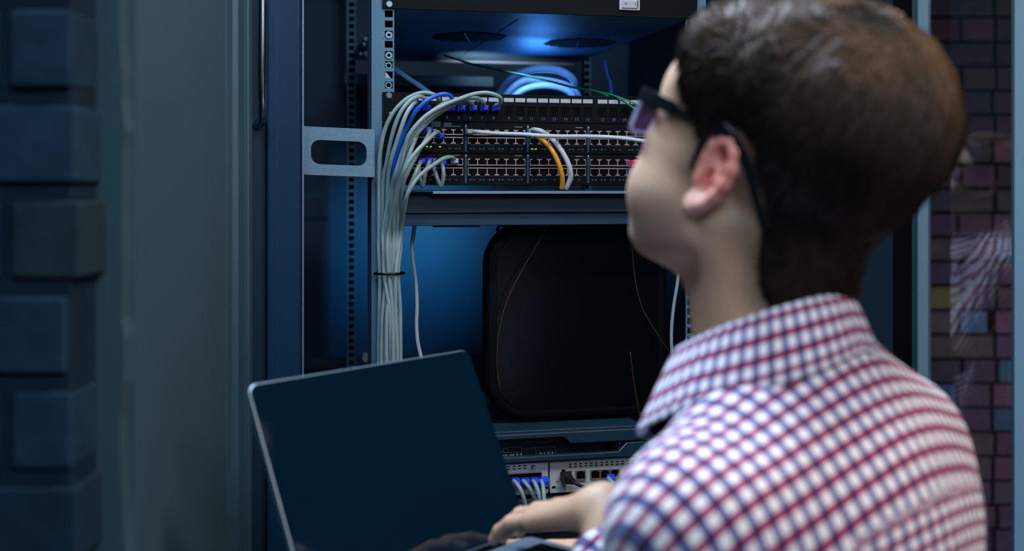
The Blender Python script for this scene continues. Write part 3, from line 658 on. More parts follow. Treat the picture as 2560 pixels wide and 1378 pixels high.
for i, (lb, m, head, lanes, pg) in enumerate(CB):
    pm = 'plugc' if 'clear' in lb else 'plugb'
    pre = 'network cable ' if m == 'cableb' else 'grey cable '
    last = head[-1]
    cable('patch_cable', (pre+lb).replace('network cable bright blue, arching', 'bright blue network cable arching'), bundle(head, lanes), CR, m, (pg[0], pg[1]+1.5, 0.0112, 0.0088), 'network cables tied along the left mounting rail', n=6, pm=pm)
# small loops in front of the lower switch
for lb, P, pg in (('left of two small grey jumper loops on the lower switch', [(1047, 420, -.018), (1047, 432, -.026), (1051, 452, -.027), (1056, 466, -.022), (1060, 455, -.024), (1063, 434, -.026), (1072, 408, -.022), (1074, 404, -.018)], (1072, 402)),
                  ('right of two small grey jumper loops on the lower switch', [(1084, 412, -.018), (1086, 424, -.028), (1093, 446, -.029), (1101, 466, -.024), (1107, 452, -.027), (1109, 432, -.028), (1107, 416, -.024), (1105, 411, -.018)], (1106, 409))):
    T = cable('jumper_cable', lb, P, CR*0.95, 'cable', (pg[0], pg[1], 0.0112, 0.0088), 'small jumper loops')
# tie ring round the bundle
ra, rb, rz_ = RP(973, 683, -0.012)
mb = MB(); mb.tube([(ra+0.0215*math.cos(t*math.pi/14), rb-0.002+0.0155*math.sin(t*math.pi/14), rz_) for t in range(28)]+[(ra+0.0215, rb-0.002, rz_)], 0.0018, 8)
o = build('cable_ring', mb, M['blackgloss'], smooth=True); tag(o, 'black ring holding the grey cable bundle against the rail', 'cable ring')
# single cables
cable('patch_cable', 'pale grey cable running level across the upper switch', [(1178, 329, -.012), (1188, 329, -.02), (1210, 331, -.028), (1250, 334, -.032), (1310, 336, -.046), (1345, 339, -.052), (1400, 341, -.05), (1455, 341, -.045), (1500, 342, -.045), (1550, 345, -.05), (1610, 353, -.06), (1680, 366, -.075), (1720, 380, -.09)], 0.0030, 'cablew', (1171, 330, 0.0115, 0.008), pm='plugc', n=6)
cable('patch_cable', 'short orange cable hanging from the upper switch onto the shelf', [(1338, 340, -.012), (1346, 343, -.024), (1364, 357, -.036), (1383, 381, -.043), (1397, 410, -.045), (1405, 438, -.043), (1406, 460, -.038), (1404, 472, -.034)], 0.0036, 'cableo', (1336, 339, 0.0115, 0.009), pm='plugc')
cable('patch_cable', 'white cable curving down beside the orange one onto the shelf', [(1330, 326, -.012), (1337, 325, -.026), (1352, 328, -.038), (1372, 341, -.034), (1392, 361, -.040), (1411, 389, -.044), (1424, 418, -.046), (1427, 442, -.043), (1420, 462, -.038), (1415, 472, -.034)], 0.0038, 'cablew', (1328, 331, 0.0115, 0.009), pm='plugc')
cable('patch_cable', 'pink-plugged cable at the right of the lower switch', [(1590, 408, -.02), (1606, 406, -.04), (1640, 408, -.05), (1690, 425, -.06)], 0.0035, 'pink', (1583, 410, 0.018, 0.0105, -.030), pm='pink')
cable('patch_cable', 'white-plugged cable just under the pink plug', [(1585, 428, -.02), (1600, 420, -.036), (1620, 420, -.042), (1690, 444, -.05)], 0.0034, 'cablew', (1580, 430, 0.012, 0.013, -.026), pm='cablew')
# rear cables caught by the blue light
for lb, P, r in (('thick pale blue cable in the cabinet rear, highest of the loops', [(1228, 262, .36), (1240, 236, .36), (1262, 206, .36), (1300, 183, .36), (1345, 172, .36), (1392, 175, .36), (1425, 190, .36), (1440, 208, .37), (1446, 232, .40)], .0072),
                 ('thick pale blue cable in the cabinet rear, middle loop', [(1252, 262, .34), (1270, 232, .34), (1300, 207, .34), (1330, 200, .34), (1375, 204, .34), (1415, 214, .34), (1440, 232, .34), (1455, 262, .35)], .0072),
                 ('thick pale blue cable in the cabinet rear, lowest flat loop', [(1268, 268, .315), (1290, 238, .315), (1320, 221, .315), (1360, 215, .315), (1400, 220, .315), (1428, 234, .315), (1445, 262, .32)], .0068)):
    cable('power_cable', lb, P, r, 'cablebl', group='thick cables looping in the cabinet rear')
cable('power_cable', 'pale blue cable slanting down behind the mounting rail', [(965, 150, .22), (990, 174, .20), (1020, 196, .18), (1050, 216, .16), (1085, 243, .15), (1110, 270, .14)], 0.0045, 'cablebl')
cable('power_cable', 'thin dark blue cable hanging at the rear right of the fan tray gap', [(1512, 150, .45), (1518, 185, .45), (1527, 212, .45), (1530, 262, .45)], 0.0032, 'cableb')
cable('fibre_cable', 'thin dark green fibre crossing in front of the blue loops', [(1110, 138, .30), (1180, 160, .28), (1260, 178, .26), (1310, 188, .24), (1370, 202, .2), (1440, 220, .14), (1503, 232, .08), (1530, 250, .04), (1550, 262, .01)], 0.0018, 'cableg')
cable('fibre_cable', 'bright green fibre at the glasses, upper strand', [(1513, 232, .02), (1545, 243, -.01), (1570, 252, -.015), (1600, 264, -.02), (1650, 290, -.03)], 0.0013, 'cableg')
cable('fibre_cable', 'bright green fibre at the glasses, lower strand', [(1516, 234, .022), (1548, 248, -.006), (1572, 262, -.012), (1596, 280, -.018), (1640, 320, -.03)], 0.0013, 'cableg')
cable('hanging_cable', 'single pale cable dangling in the lower bay above the laptop', [(1037, 560, .05), (1034, 585, .05), (1030, 615, .05), (1033, 655, .05), (1039, 700, .05), (1042, 760, .05), (1041, 810, .05), (1044, 855, .05), (1054, 900, .05), (1062, 950, .05)], 0.0030, 'cablew')
cable('hanging_cable', 'pale cable hanging in the dark beside the neck and collar', [(1700, 640, .0), (1694, 705, .0), (1685, 760, .0), (1679, 820, .0), (1680, 880, .0), (1690, 930, .0), (1700, 990, 0)], 0.0026, 'cable')
cable('fibre_cable', 'faint orange fibre hanging over the left edge of the monitor', [(1380, 535, .025), (1365, 570, .025), (1335, 625, .025), (1300, 685, .025), (1268, 750, .025), (1248, 830, .025), (1242, 900, .025), (1250, 980, .025)], 0.0007, 'cabletho')
cable('fibre_cable', 'faint orange fibre slanting down towards the shirt collar', [(1580, 620, .025), (1588, 700, .025), (1606, 770, .025), (1640, 830, .025), (1680, 890, .025), (1720, 950, .025)], 0.0007, 'cabletho')
cable('fibre_cable', 'faint orange fibre hanging in front of the lower right of the monitor', [(1576, 880, .025), (1584, 950, .025), (1594, 1010, .025), (1604, 1060, .025)], 0.0007, 'cabletho')
# cables of the ivory router
IP = [((1284, 1199), [(1284, 1203, -.03), (1292, 1210, -.045), (1304, 1230, -.055), (1313, 1262, -.055), (1315, 1295, -.045), (1312, 1325, -.04)], 'leftmost of the four, beside the laptop edge'),
      ((1308, 1199), [(1308, 1203, -.03), (1316, 1211, -.042), (1330, 1232, -.046), (1341, 1260, -.044), (1343, 1292, -.036), (1336, 1303, -.026)], 'second from the laptop edge'),
      ((1332, 1198), [(1332, 1203, -.03), (1337, 1208, -.048), (1346, 1232, -.058), (1351, 1262, -.059), (1348, 1292, -.05), (1345, 1325, -.04)], 'third from the laptop edge'),
      ((1354, 1196), [(1353, 1202, -.03), (1357, 1212, -.05), (1360, 1240, -.064), (1360, 1270, -.066), (1354, 1300, -.055), (1350, 1330, -.045)], 'rightmost of the four')]
for pg, P, lb in IP:
    T = cable('patch_cable', 'grey cable from the ivory router, '+lb, P, CR, 'cable', (pg[0], pg[1], 0.0118, 0.011, -.034), 'cables plugged into the ivory router')
cable('patch_cable', 'grey cable with blue plug running low behind the hand into the lowest switch', [(1336, 1299, -.02), (1330, 1306, -.03), (1316, 1300, -.034), (1304, 1288, -.034), (1296, 1270, -.03)], CR, 'cable', (1338, 1298, 0.0118, 0.009, -.02))
cable('patch_cable', 'blue plug with short cable in the right module of the ivory router', [(1520, 1195, -.03), (1530, 1205, -.04), (1550, 1225, -.05)], CR, 'cable', (1520, 1190, 0.0118, 0.0105, -.028))
T = cable('usb_cable', 'black cable with a chunky plug in the ivory router', [(1432, 1205, -.044), (1445, 1212, -.046), (1465, 1221, -.046), (1484, 1230, -.044), (1500, 1238, -.044), (1540, 1250, -.05)], 0.0026, 'cablek')
def hexa(P0, P1, w0, h0, w1, h1):
    p0, p1 = Vector(RP(*P0)), Vector(RP(*P1)); t = (p1-p0).normalized(); s = t.cross(Vector((0, 0, 1))).normalized(); u = s.cross(t)
    mb = MB()
    for p, w, h in ((p0, w0, h0), (p1, w1, h1)):
        mb.v += [tuple(p+s*(sx*w/2)+u*(sz_*h/2)) for (sx, sz_) in ((-1, -1), (1, -1), (1, 1), (-1, 1))]
    mb.f = [(0, 1, 2, 3), (4, 7, 6, 5)]+[(i, 4+i, 4+(i+1) % 4, (i+1) % 4) for i in range(4)]; mb.tone = [None]*6
    return mb
build('plug', hexa((1408, 1190, -.0155), (1425, 1201, -.034), .013, .015, .012, .013), M['cablek'], T, bevel=0.002)
build('plug_boot', hexa((1424, 1200, -.034), (1436, 1207, -.046), .010, .011, .006, .006), M['cablek'], T, bevel=0.001)
# ------------------------------------------------------------------ laptop
LW, LH, LT = 0.304, 0.212, math.radians(25)
z1_ = 1.05; TL = Vector(WP(617, 962, z1_))
dL = Vector((math.cos(math.radians(50)), math.sin(math.radians(50)), 0)); nL = Vector((dL.y, -dL.x, 0))
BLv = TL + LH*(Vector((0, 0, -1))*math.cos(LT)+nL*math.sin(LT))
LM = Matrix.Translation(BLv) @ Matrix.Rotation(math.radians(50), 4, 'Z')
LAP = bpy.data.objects.new('laptop', None); COL.objects.link(LAP); LAP.matrix_world = LM; ORG[LAP] = Vector((0, 0, 0)); LAP.empty_display_size = .05
tag(LAP, 'open silver laptop with a dark glossy screen, held in front of the cabinet', 'laptop')
def lidm(mb):   # tilt the (x, y, z) lid coordinates back about the hinge
    c, s = math.cos(LT), math.sin(LT); mb.v = [(x, y*c+z*s, -y*s+z*c) for (x, y, z) in mb.v]; return mb
def lrect(x0, x1, z0, z1, rt, rb, n=7):
    pts = []
    for cx, cz, s, r in ((x1-rb, z0+rb, -90, rb), (x1-rt, z1-rt, 0, rt), (x0+rt, z1-rt, 90, rt), (x0+rb, z0+rb, 180, rb)):
        for i in range(n+1):
            t = math.radians(s+90*i/n); pts.append((cx+r*math.cos(t), cz+r*math.sin(t)))
    return pts
lid = build('lid', lidm(MB().poly(lrect(0, LW, 0.004, LH, 0.011, 0.004), 0.0003, 0.0062)), M['alu'], LAP, bevel=0.0014, seg=3)
build('screen', lidm(MB().poly(lrect(0.0016, LW-0.0016, 0.007, LH-0.0016, 0.0096, 0.003), -0.0006, 0.0002)), M['screen'], lid)
def fl(x0, x1, y0, y1, r):  # flat rounded rectangle in the xy plane
    return [(p[0], p[1]) for p in rrect(x0, x1, y0, y1, r, 6)]
base = build('base', MB().polyx(fl(0, LW, -LH, 0.002, 0.010), 2, -0.0125, -0.001), M['alu'], LAP, bevel=0.002, seg=3)
build('hinge', MB().tube([(0.04, 0.003, 0.001), (LW-0.04, 0.003, 0.001)], 0.0035, 12), M['blackgloss'], LAP, smooth=True)
build('trackpad', MB().polyx(fl(LW/2-0.055, LW/2+0.055, -LH+0.008, -LH+0.072, 0.004), 2, -0.0009, -0.0005), M['greyface'], base)
kb = []
for r_ in range(6):
    n_ = 14; wk = (LW-0.03)/n_
    for c_ in range(n_):
        if r_ == 5 and 3 <= c_ <= 8:
            if c_ == 3: kb.append((0.015+wk*3.05, 0.015+wk*8.95, r_))
            continue
        kb.append((0.015+wk*c_+0.001, 0.015+wk*(c_+1)-0.001, r_))
kw = MB().polyx(fl(0.013, LW-0.013, -0.136, -0.026, 0.003), 2, -0.0009, -0.0006); build('keyboard_well', kw, M['hole'], base)
for (x0, x1, r_) in kb:
    y1 = -0.028-r_*0.018; build('key', MB().box(x0, x1, y1-0.0155, y1, -0.0005, 0.0009), M['blackgloss'], base)
# ------------------------------------------------------------------ implicit surface tools for the figure
def v3(*a): return np.array(a, dtype=np.float32)
def smin(a, b, k):
    h = np.clip(0.5+0.5*(b-a)/k, 0, 1); return b*(1-h)+a*h-k*h*(1-h)
def smax(a, b, k): return -smin(-a, -b, k)
def cone(P, a, b, ra, rb):
    a = v3(*a); b = v3(*b); ab = b-a; L2 = float(ab@ab)
    h = np.clip(((P-a)@ab)/L2, 0, 1); d = P-a-h[..., None]*ab
    return np.sqrt((d*d).sum(-1))-(ra+(rb-ra)*h)
def ell(P, c, r):
    r = v3(*r); q = (P-v3(*c))/r; k0 = np.sqrt((q*q).sum(-1))+1e-9; q2 = q/r; k1 = np.sqrt((q2*q2).sum(-1))+1e-9
    return k0*(k0-1)/k1
def sph(P, c, r): d = P-v3(*c); return np.sqrt((d*d).sum(-1))-r
def grid(lo, hi, h):
    ax_ = [np.arange(lo[i], hi[i]+h, h, dtype=np.float32) for i in range(3)]
    return np.stack(np.meshgrid(*ax_, indexing='ij'), -1), ax_
def nets(Fv, lo, h):
    """surface nets: vertices and quads of the zero level of a sampled field"""
    ins = Fv < 0; n = Fv.shape; c = tuple(k-1 for k in n)
    cnt = np.zeros(c, np.int8)
    for dx in (0, 1):
        for dy in (0, 1):
            for dz in (0, 1): cnt += ins[dx:dx+c[0], dy:dy+c[1], dz:dz+c[2]]
    act = (cnt > 0) & (cnt < 8); idx = -np.ones(c, np.int64); I = np.argwhere(act); idx[act] = np.arange(len(I))
    acc = np.zeros((len(I), 3)); w = np.zeros(len(I))
    cor = [(x, y, z) for x in (0, 1) for y in (0, 1) for z in (0, 1)]
    for a in cor:
        for b in cor:
            if sum(b)-sum(a) == 1 and all(b[i] >= a[i] for i in range(3)):
                fa = Fv[I[:, 0]+a[0], I[:, 1]+a[1], I[:, 2]+a[2]]; fb = Fv[I[:, 0]+b[0], I[:, 1]+b[1], I[:, 2]+b[2]]
                m = (fa < 0) != (fb < 0); t = np.where(m, fa/np.where(m, fa-fb, 1), 0)
                p = np.array(a)+t[:, None]*(np.array(b)-np.array(a)); acc[m] += p[m]; w[m] += 1
    V = (I+acc/w[:, None])*h+np.array(lo)
    Q = []
    for ax3 in range(3):
        o1, o2 = [(1, 2), (2, 0), (0, 1)][ax3]
        sl0 = [slice(None)]*3; sl1 = [slice(None)]*3; sl0[ax3] = slice(0, -1); sl1[ax3] = slice(1, None)
        s0 = ins[tuple(sl0)]; s1 = ins[tuple(sl1)]; E = np.argwhere(s0 != s1)
        ok = (E[:, o1] > 0) & (E[:, o2] > 0) & (E[:, o1] < n[o1]-1) & (E[:, o2] < n[o2]-1); E = E[ok]
        d1 = np.zeros(3, int); d1[o1] = 1; d2 = np.zeros(3, int); d2[o2] = 1
        g = lambda M_: idx[M_[:, 0], M_[:, 1], M_[:, 2]]
        q = np.stack([g(E-d1-d2), g(E-d2), g(E), g(E-d1)], 1); flip = ~s0[E[:, 0], E[:, 1], E[:, 2]]
        q[flip] = q[flip][:, ::-1]; Q.append(q)
    return V, np.concatenate(Q)
def noise3(P, f, seed=0):
    """smooth pseudo-noise as a sum of rotated sines"""
    r = np.random.default_rng(seed); s = 0
    for k in range(6):
        d = r.normal(size=3); d /= np.linalg.norm(d); s = s+np.sin((P@d.astype(np.float32))*f*r.uniform(0.6, 1.5)+r.uniform(0, 6.28))
    return s/6
def mesh_obj(name, V, Q, m, parent, attrs=None, smooth=True, org=None):
    g = np.array(ORG[parent] if parent is not None else org)
    me = bpy.data.meshes.new(name); V = np.asarray(V)-g
    me.vertices.add(len(V)); me.vertices.foreach_set('co', V.astype(np.float32).ravel())
    Q = np.asarray(Q); k = Q.shape[1]
    me.loops.add(Q.size); me.loops.foreach_set('vertex_index', Q.astype(np.int32).ravel())
    me.polygons.add(len(Q)); me.polygons.foreach_set('loop_start', np.arange(0, Q.size, k, dtype=np.int32))
    if smooth: me.polygons.foreach_set('use_smooth', np.ones(len(Q), bool))
    me.update(calc_edges=True); me.validate(); me.materials.append(m)
    for an, (ty, data) in (attrs or {}).items():
        at = me.attributes.new(an, ty, 'POINT')
        at.data.foreach_set('color' if ty == 'FLOAT_COLOR' else 'value', np.asarray(data, dtype=np.float32).ravel())
    o = bpy.data.objects.new(name, me); COL.objects.link(o)
    if parent is not None: o.parent = parent; ORG[o] = Vector(g)
    return o
# ------------------------------------------------------------------ pose
HC = v3(0.211, 0.952, CAMZ+0.0106)
az, pt, rl = math.radians(47.3), math.radians(25), math.radians(4)
fh = np.array([-math.cos(az), math.sin(az), 0]); l0 = np.array([-math.sin(az), -math.cos(az), 0]); u0 = np.array([0, 0, 1.0])
hf = math.cos(pt)*fh+math.sin(pt)*u0; hu0 = -math.sin(pt)*fh+math.cos(pt)*u0
hl = math.cos(rl)*l0+math.sin(rl)*hu0; hu = -math.sin(rl)*l0+math.cos(rl)*hu0
HB = np.stack([hf, hl, hu]).astype(np.float32)          # rows: forward, left, up
def h2w(q): return np.asarray(q)@HB+HC
def w2h(P): return (P-HC)@HB.T
bf = np.array([-0.707, 0.707, 0]); bl = np.array([-0.707, -0.707, 0])
TC = v3(0.236, 0.932, 0)
def tw(f_, l_, z): return tuple(TC[:2]+bf[:2]*f_+bl[:2]*l_)+(z,)
SL, SR = tw(-0.004, 0.150, 1.296), tw(0.0, -0.138, 1.310)
EL = (0.118, 0.868, 1.062)
WL = (0.0840, 1.040, 1.257)
NB = (0.222, 0.935, 1.395)                             # base of the neck
ER = (0.255, 1.165, 1.09); WR = (0.125, 1.245, 1.147)   # right elbow and wrist, under the laptop
# ------------------------------------------------------------------ head
def head_field(P):
    q = w2h(P); y = np.abs(q[..., 1]); qs = q.copy(); qs[..., 1] = y      # mirrored for paired features
    d = ell(q, (-0.018, 0, 0.048), (0.098, 0.077, 0.088))
    d = smin(d, ell(q, (0.030, 0, 0.030), (0.066, 0.066, 0.078)), 0.03)
    d = smin(d, ell(q, (0.043, 0, 0.045), (0.066, 0.083, 0.062)), 0.02)
    d = smin(d, ell(q, (0.042, 0, -0.022), (0.052, 0.055, 0.062)), 0.025)
    d = smin(d, cone(qs, (-0.002, 0.050, -0.056), (0.066, 0.024, -0.088), 0.018, 0.019), 0.025)
    d = smin(d, ell(qs, (0.040, 0.030, -0.042), (0.044, 0.038, 0.048)), 0.03)
    d = smin(d, ell(q, (0.042, 0, -0.070), (0.046, 0.044, 0.038)), 0.02)
    d = smin(d, sph(q, (0.080, 0, -0.092), 0.014), 0.015)
    d = smin(d, cone(qs, (0.010, 0.064, -0.002), (0.070, 0.048, -0.004), 0.013, 0.017), 0.02)   # cheekbone
    d = smin(d, cone(qs, (0.020, 0.054, -0.034), (0.066, 0.043, -0.046), 0.017, 0.021), 0.025)  # cheek
    d = smin(d, cone(qs, (0.088, 0.010, 0.030), (0.078, 0.042, 0.032), 0.010, 0.009), 0.012)    # brow
    d = smax(d, -ell(qs, (0.100, 0.032, 0.010), (0.018, 0.018, 0.014)), 0.012)
    d = smin(d, sph(qs, (0.076, 0.031, 0.011), 0.0125), 0.003)
    d = smin(d, cone(q, (0.096, 0, 0.016), (0.117, 0, -0.022), 0.006, 0.009), 0.010)
    d = smin(d, sph(qs, (0.108, 0.010, -0.026), 0.007), 0.006)
    d = smin(d, ell(q, (0.093, 0, -0.047), (0.011, 0.023, 0.006)), 0.006)
    d = smin(d, ell(q, (0.091, 0, -0.056), (0.011, 0.020, 0.006)), 0.005)
    nk0 = h2w((-0.022, 0, -0.045)); nkf = h2w((0.020, 0, -0.062))
    d = smin(d, ell(q, (-0.066, 0, -0.050), (0.040, 0.048, 0.045)), 0.03)
    d = smin(d, cone(P, nk0, NB, 0.056, 0.062), 0.022)
    d = smin(d, cone(P, nkf, (NB[0]-0.022, NB[1]+0.022, NB[2]-0.02), 0.030, 0.040), 0.025)
    # sinew running from behind the ear to the throat
    a = h2w((-0.020, 0.056, -0.040)); b = (NB[0]-0.040, NB[1]+0.008, NB[2]-0.01)
    d = smin(d, cone(P, a, b, 0.014, 0.012), 0.018)
    return d
def ear_field(P, side=1):
    q = w2h(P).copy(); q[..., 1] *= side
    t = math.radians(10); e1 = v3(-math.cos(t), math.sin(t), 0); e2 = v3(math.sin(t), math.cos(t), 0)
    tl_ = math.radians(10); e3 = v3(0, 0, 1); e1, e3 = e1*math.cos(tl_)+e3*math.sin(tl_)*-1, e3*math.cos(tl_)+e1*math.sin(tl_)
    c = v3(0.000, 0.0755, -0.005); r = q-c; L = np.stack([r@e1, r@e2, r@e3], -1)*(1/0.95)
    d = ell(L, (0.010, 0.001, 0.003), (0.0165, 0.0042, 0.031))
    pts = [(0.001, 0.000, 0.004), (-0.005, 0.001, 0.012), (-0.006, 0.002, 0.022), (0.000, 0.003, 0.031), (0.009, 0.004, 0.035), (0.019, 0.005, 0.031), (0.026, 0.006, 0.020), (0.027, 0.006, 0.006), (0.023, 0.005, -0.008), (0.016, 0.003, -0.020), (0.008, 0.001, -0.028)]
    for i in range(1, len(pts)-1): d = smin(d, cone(L, pts[i], pts[i+1], 0.0046, 0.0046), 0.004)
    d = smin(d, ell(L, (0.003, 0.001, -0.028), (0.0085, 0.0052, 0.0095)), 0.005)
    for a, b in (((0.015, 0.004, 0.020), (0.017, 0.005, 0.004)), ((0.017, 0.005, 0.004), (0.011, 0.004, -0.013))): d = smin(d, cone(L, a, b, 0.0036, 0.0036), 0.004)
    d = smin(d, ell(L, (-0.003, 0.002, -0.006), (0.0045, 0.0045, 0.007)), 0.004)
    d = smax(d, -ell(L, (0.0065, 0.0055, -0.004), (0.0078, 0.0105, 0.0125)), 0.002)
    d = smax(d, -ell(L, (0.0085, 0.0055, 0.021), (0.0065, 0.0075, 0.0085)), 0.002)
    d = smin(d, ell(q, (0.000, 0.069, 0.000), (0.010, 0.010, 0.022)), 0.006)
    return smax(d, -ell(L, (0.0060, 0.0065, -0.005), (0.0045, 0.010, 0.009)), 0.002)
def body_head(P):
    return smin(smin(head_field(P), ear_field(P, 1), 0.004), ear_field(P, -1), 0.004)
hs = 0.0018; lo = (0.035, 0.79, 1.37); hi = (0.375, 1.13, 1.75)
Pg, _ = grid(lo, hi, hs)
HF = head_field(Pg); EF = smin(ear_field(Pg, 1), ear_field(Pg, -1), 0.002)
V1, Q1 = nets(smin(HF, EF, 0.004), lo, hs)
# hair shell: the scalp pushed out inside the hairline
def poly_sd(x, z, pts):
    pts = np.array(pts, dtype=np.float32); d = np.full(x.shape, 1e9, np.float32); s = np.ones(x.shape, np.float32); n = len(pts)
    for i in range(n):
        a, b = pts[i], pts[i-1]; e = b-a; wx, wz = x-a[0], z-a[1]
        t = np.clip((wx*e[0]+wz*e[1])/(e@e), 0, 1); bx, bz = wx-e[0]*t, wz-e[1]*t; d = np.minimum(d, bx*bx+bz*bz)
        c1 = z >= a[1]; c2 = z < b[1]; c3 = e[0]*wz > e[1]*wx; fl_ = (c1 & c2 & c3) | (~c1 & ~c2 & ~c3); s = np.where(fl_, -s, s)
    return s*np.sqrt(d)
HP = [(0.12, 0.22), (0.098, 0.118), (0.088, 0.100), (0.072, 0.084), (0.062, 0.066), (0.058, 0.046), (0.040, 0.034), (0.024, 0.018), (0.022, -0.010), (0.010, -0.016), (0.007, 0.012), (0.006, 0.034), (-0.012, 0.042), (-0.030, 0.030), (-0.038, 0.005), (-0.047, -0.030), (-0.057, -0.055), (-0.066, -0.072), (-0.085, -0.088), (-0.25, -0.095), (-0.25, 0.22)]
def ss(x, a, b): t = np.clip((x-a)/(b-a), 0, 1); return t*t*(3-2*t)
def hair_thick(q):
    x, y, z = q[..., 0], q[..., 1], q[..., 2]
    w = ss(-poly_sd(x, z, HP), -0.004, 0.012)
    top = ss(z, 0.035, 0.115); back = ss(-x, 0.02, 0.09)*ss(z, -0.05, 0.04)
    T = 0.004+0.020*top+0.009*back*(1-0.35*top)+0.003*ss(x, 0.03, 0.08)*top-0.008*ss(x, 0.05, 0.09)*top
    T = T*(1+0.22*noise3(q*v3(0.7, 1.6, 0.8), 75, 3)*np.maximum(top, 0.5*back))+0.0024*noise3(q*v3(0.5, 2.0, 0.8), 210, 4)*(0.2+top)+0.0016*noise3(q*v3(0.35, 1.6, 0.9), 430, 14)*(0.15+top)
    return w*T-(1-w)*0.005
VH, QH = nets(HF-hair_thick(w2h(Pg)), lo, hs)
# ------------------------------------------------------------------ hands
def finger_chain(P, pts, rad, d=None, k=0.004):
    f_ = None
    for i in range(len(pts)-1):
        c = cone(P, pts[i], pts[i+1], rad[i], rad[i+1]); f_ = c if f_ is None else smin(f_, c, 0.002)
    return f_ if d is None else smin(d, f_, k)
KI = WP(1395, 1287, 1.115)
def px3(x, y, Y): return WP(x, y, Y)
DZ = BLv.z                                                # height of the laptop deck
def deck(px, py):
    """where the pixel ray meets the deck"""
    Y = (DZ-CAMZ)*F/(HOR-py); return ((px-1280)/F*Y, Y, DZ)
def up(p, h): return (p[0], p[1], p[2]+h)
fing_L = []
W0 = np.array(WL)
fd = np.array([-0.45, 0.82, -0.33]); fd /= np.linalg.norm(fd)     # direction of the hand
sd = np.cross(fd, [0, 0, 1.0]); sd /= np.linalg.norm(sd)           # towards the thumb side (away from the camera)
if sd[1] < 0: sd = -sd
ud = np.cross(sd, fd); ud /= np.linalg.norm(ud)
if ud[2] < 0: ud = -ud
def hp_(a, s, u): return tuple(W0+fd*a+sd*s+ud*u)
KN = [hp_(0.083, 0.026, 0.004), hp_(0.088, 0.004, 0.007), hp_(0.083, -0.017, 0.005), hp_(0.074, -0.036, 0.000)]
def to_deck(k, L, side, curl):
    a = np.array(k); d1 = fd*0.93+sd*side+np.array([0, 0, 0.06]); d1 /= np.linalg.norm(d1); p1 = a+d1*L*0.46
    d2 = fd*0.78+sd*side*0.8+np.array([0, 0, -curl]); d2 /= np.linalg.norm(d2); p2 = p1+d2*L*0.30
    d3 = fd*0.55+sd*side*0.5+np.array([0, 0, -curl*1.7]); d3 /= np.linalg.norm(d3); p3 = p2+d3*L*0.22
    return [tuple(a), tuple(p1), tuple(p2), tuple(p3)]
FL = [to_deck(KN[0], 0.084, 0.02, 0.12), to_deck(KN[1], 0.090, -0.04, 0.22), to_deck(KN[2], 0.082, -0.12, 0.26), to_deck(KN[3], 0.066, -0.22, 0.26)]
TH_ = [hp_(0.020, 0.022, -0.010), hp_(0.052, 0.046, -0.020), hp_(0.082, 0.052, -0.026), hp_(0.104, 0.046, -0.031)]
def hand_left(P):
    d = cone(P, tuple(np.array(EL)*0.45+W0*0.55), WL, 0.029, 0.0235)
    for i, k in enumerate(KN):
        d = smin(d, cone(P, hp_(0.006, 0.014-0.009*i, 0), k, 0.0155, 0.0118-0.0006*i), 0.012)
    for i, c in enumerate(FL):
        r = 0.0092-0.0004*i-(0.0008 if i == 3 else 0); d = finger_chain(P, c, (r+0.0012, r+0.0004, r-0.0006, r-0.0018), d)
    d = finger_chain(P, TH_, (0.0150, 0.0120, 0.0105, 0.0085), d, 0.010)
    return d
lo2 = (-0.12, 0.92, 1.12); hi2 = (0.16, 1.26, 1.31); h2 = 0.0017
Pg2, _ = grid(lo2, hi2, h2); V2, Q2 = nets(hand_left(Pg2), lo2, h2); del Pg2
WRn = np.array(WR)
def hr_(a, s, u):
    f2 = np.array([-0.95, -0.22, 0.03]); f2 /= np.linalg.norm(f2); s2 = np.cross([0, 0, 1.0], f2); s2 /= np.linalg.norm(s2)
    return tuple(WRn+f2*a+s2*s+np.array([0, 0, u]))
def hand_right(P):
    d = cone(P, tuple(np.array(ER)*0.4+WRn*0.6), WR, 0.033, 0.026)
    for i in range(4):
        k = hr_(0.085-0.004*abs(i-1), 0.030-0.020*i, 0.0); d = smin(d, cone(P, hr_(0.005, 0.014-0.009*i, 0), k, 0.0155, 0.0115), 0.012)
        L = (0.074, 0.082, 0.076, 0.060)[i]; s0 = 0.030-0.020*i; s1 = 0.038-0.026*i
        d = finger_chain(P, [k, hr_(0.083+L*.45, s0*.5+s1*.5, 0.003), hr_(0.083+L*.75, s1, 0.003), hr_(0.083+L, s1, 0.004)], (.0098, .009, .0082, .007), d)
    return finger_chain(P, [hr_(0.02, 0.022, 0), hr_(0.05, 0.046, 0.0), hr_(0.075, 0.056, 0.002), hr_(0.10, 0.060, 0.004)], (.0145, .0118, .0102, .0085), d, 0.010)
lo3 = (-0.10, 1.10, 1.06); hi3 = (0.24, 1.32, 1.20); h3 = 0.0022
Pg3, _ = grid(lo3, hi3, h3); V3, Q3 = nets(hand_right(Pg3), lo3, h3); del Pg3
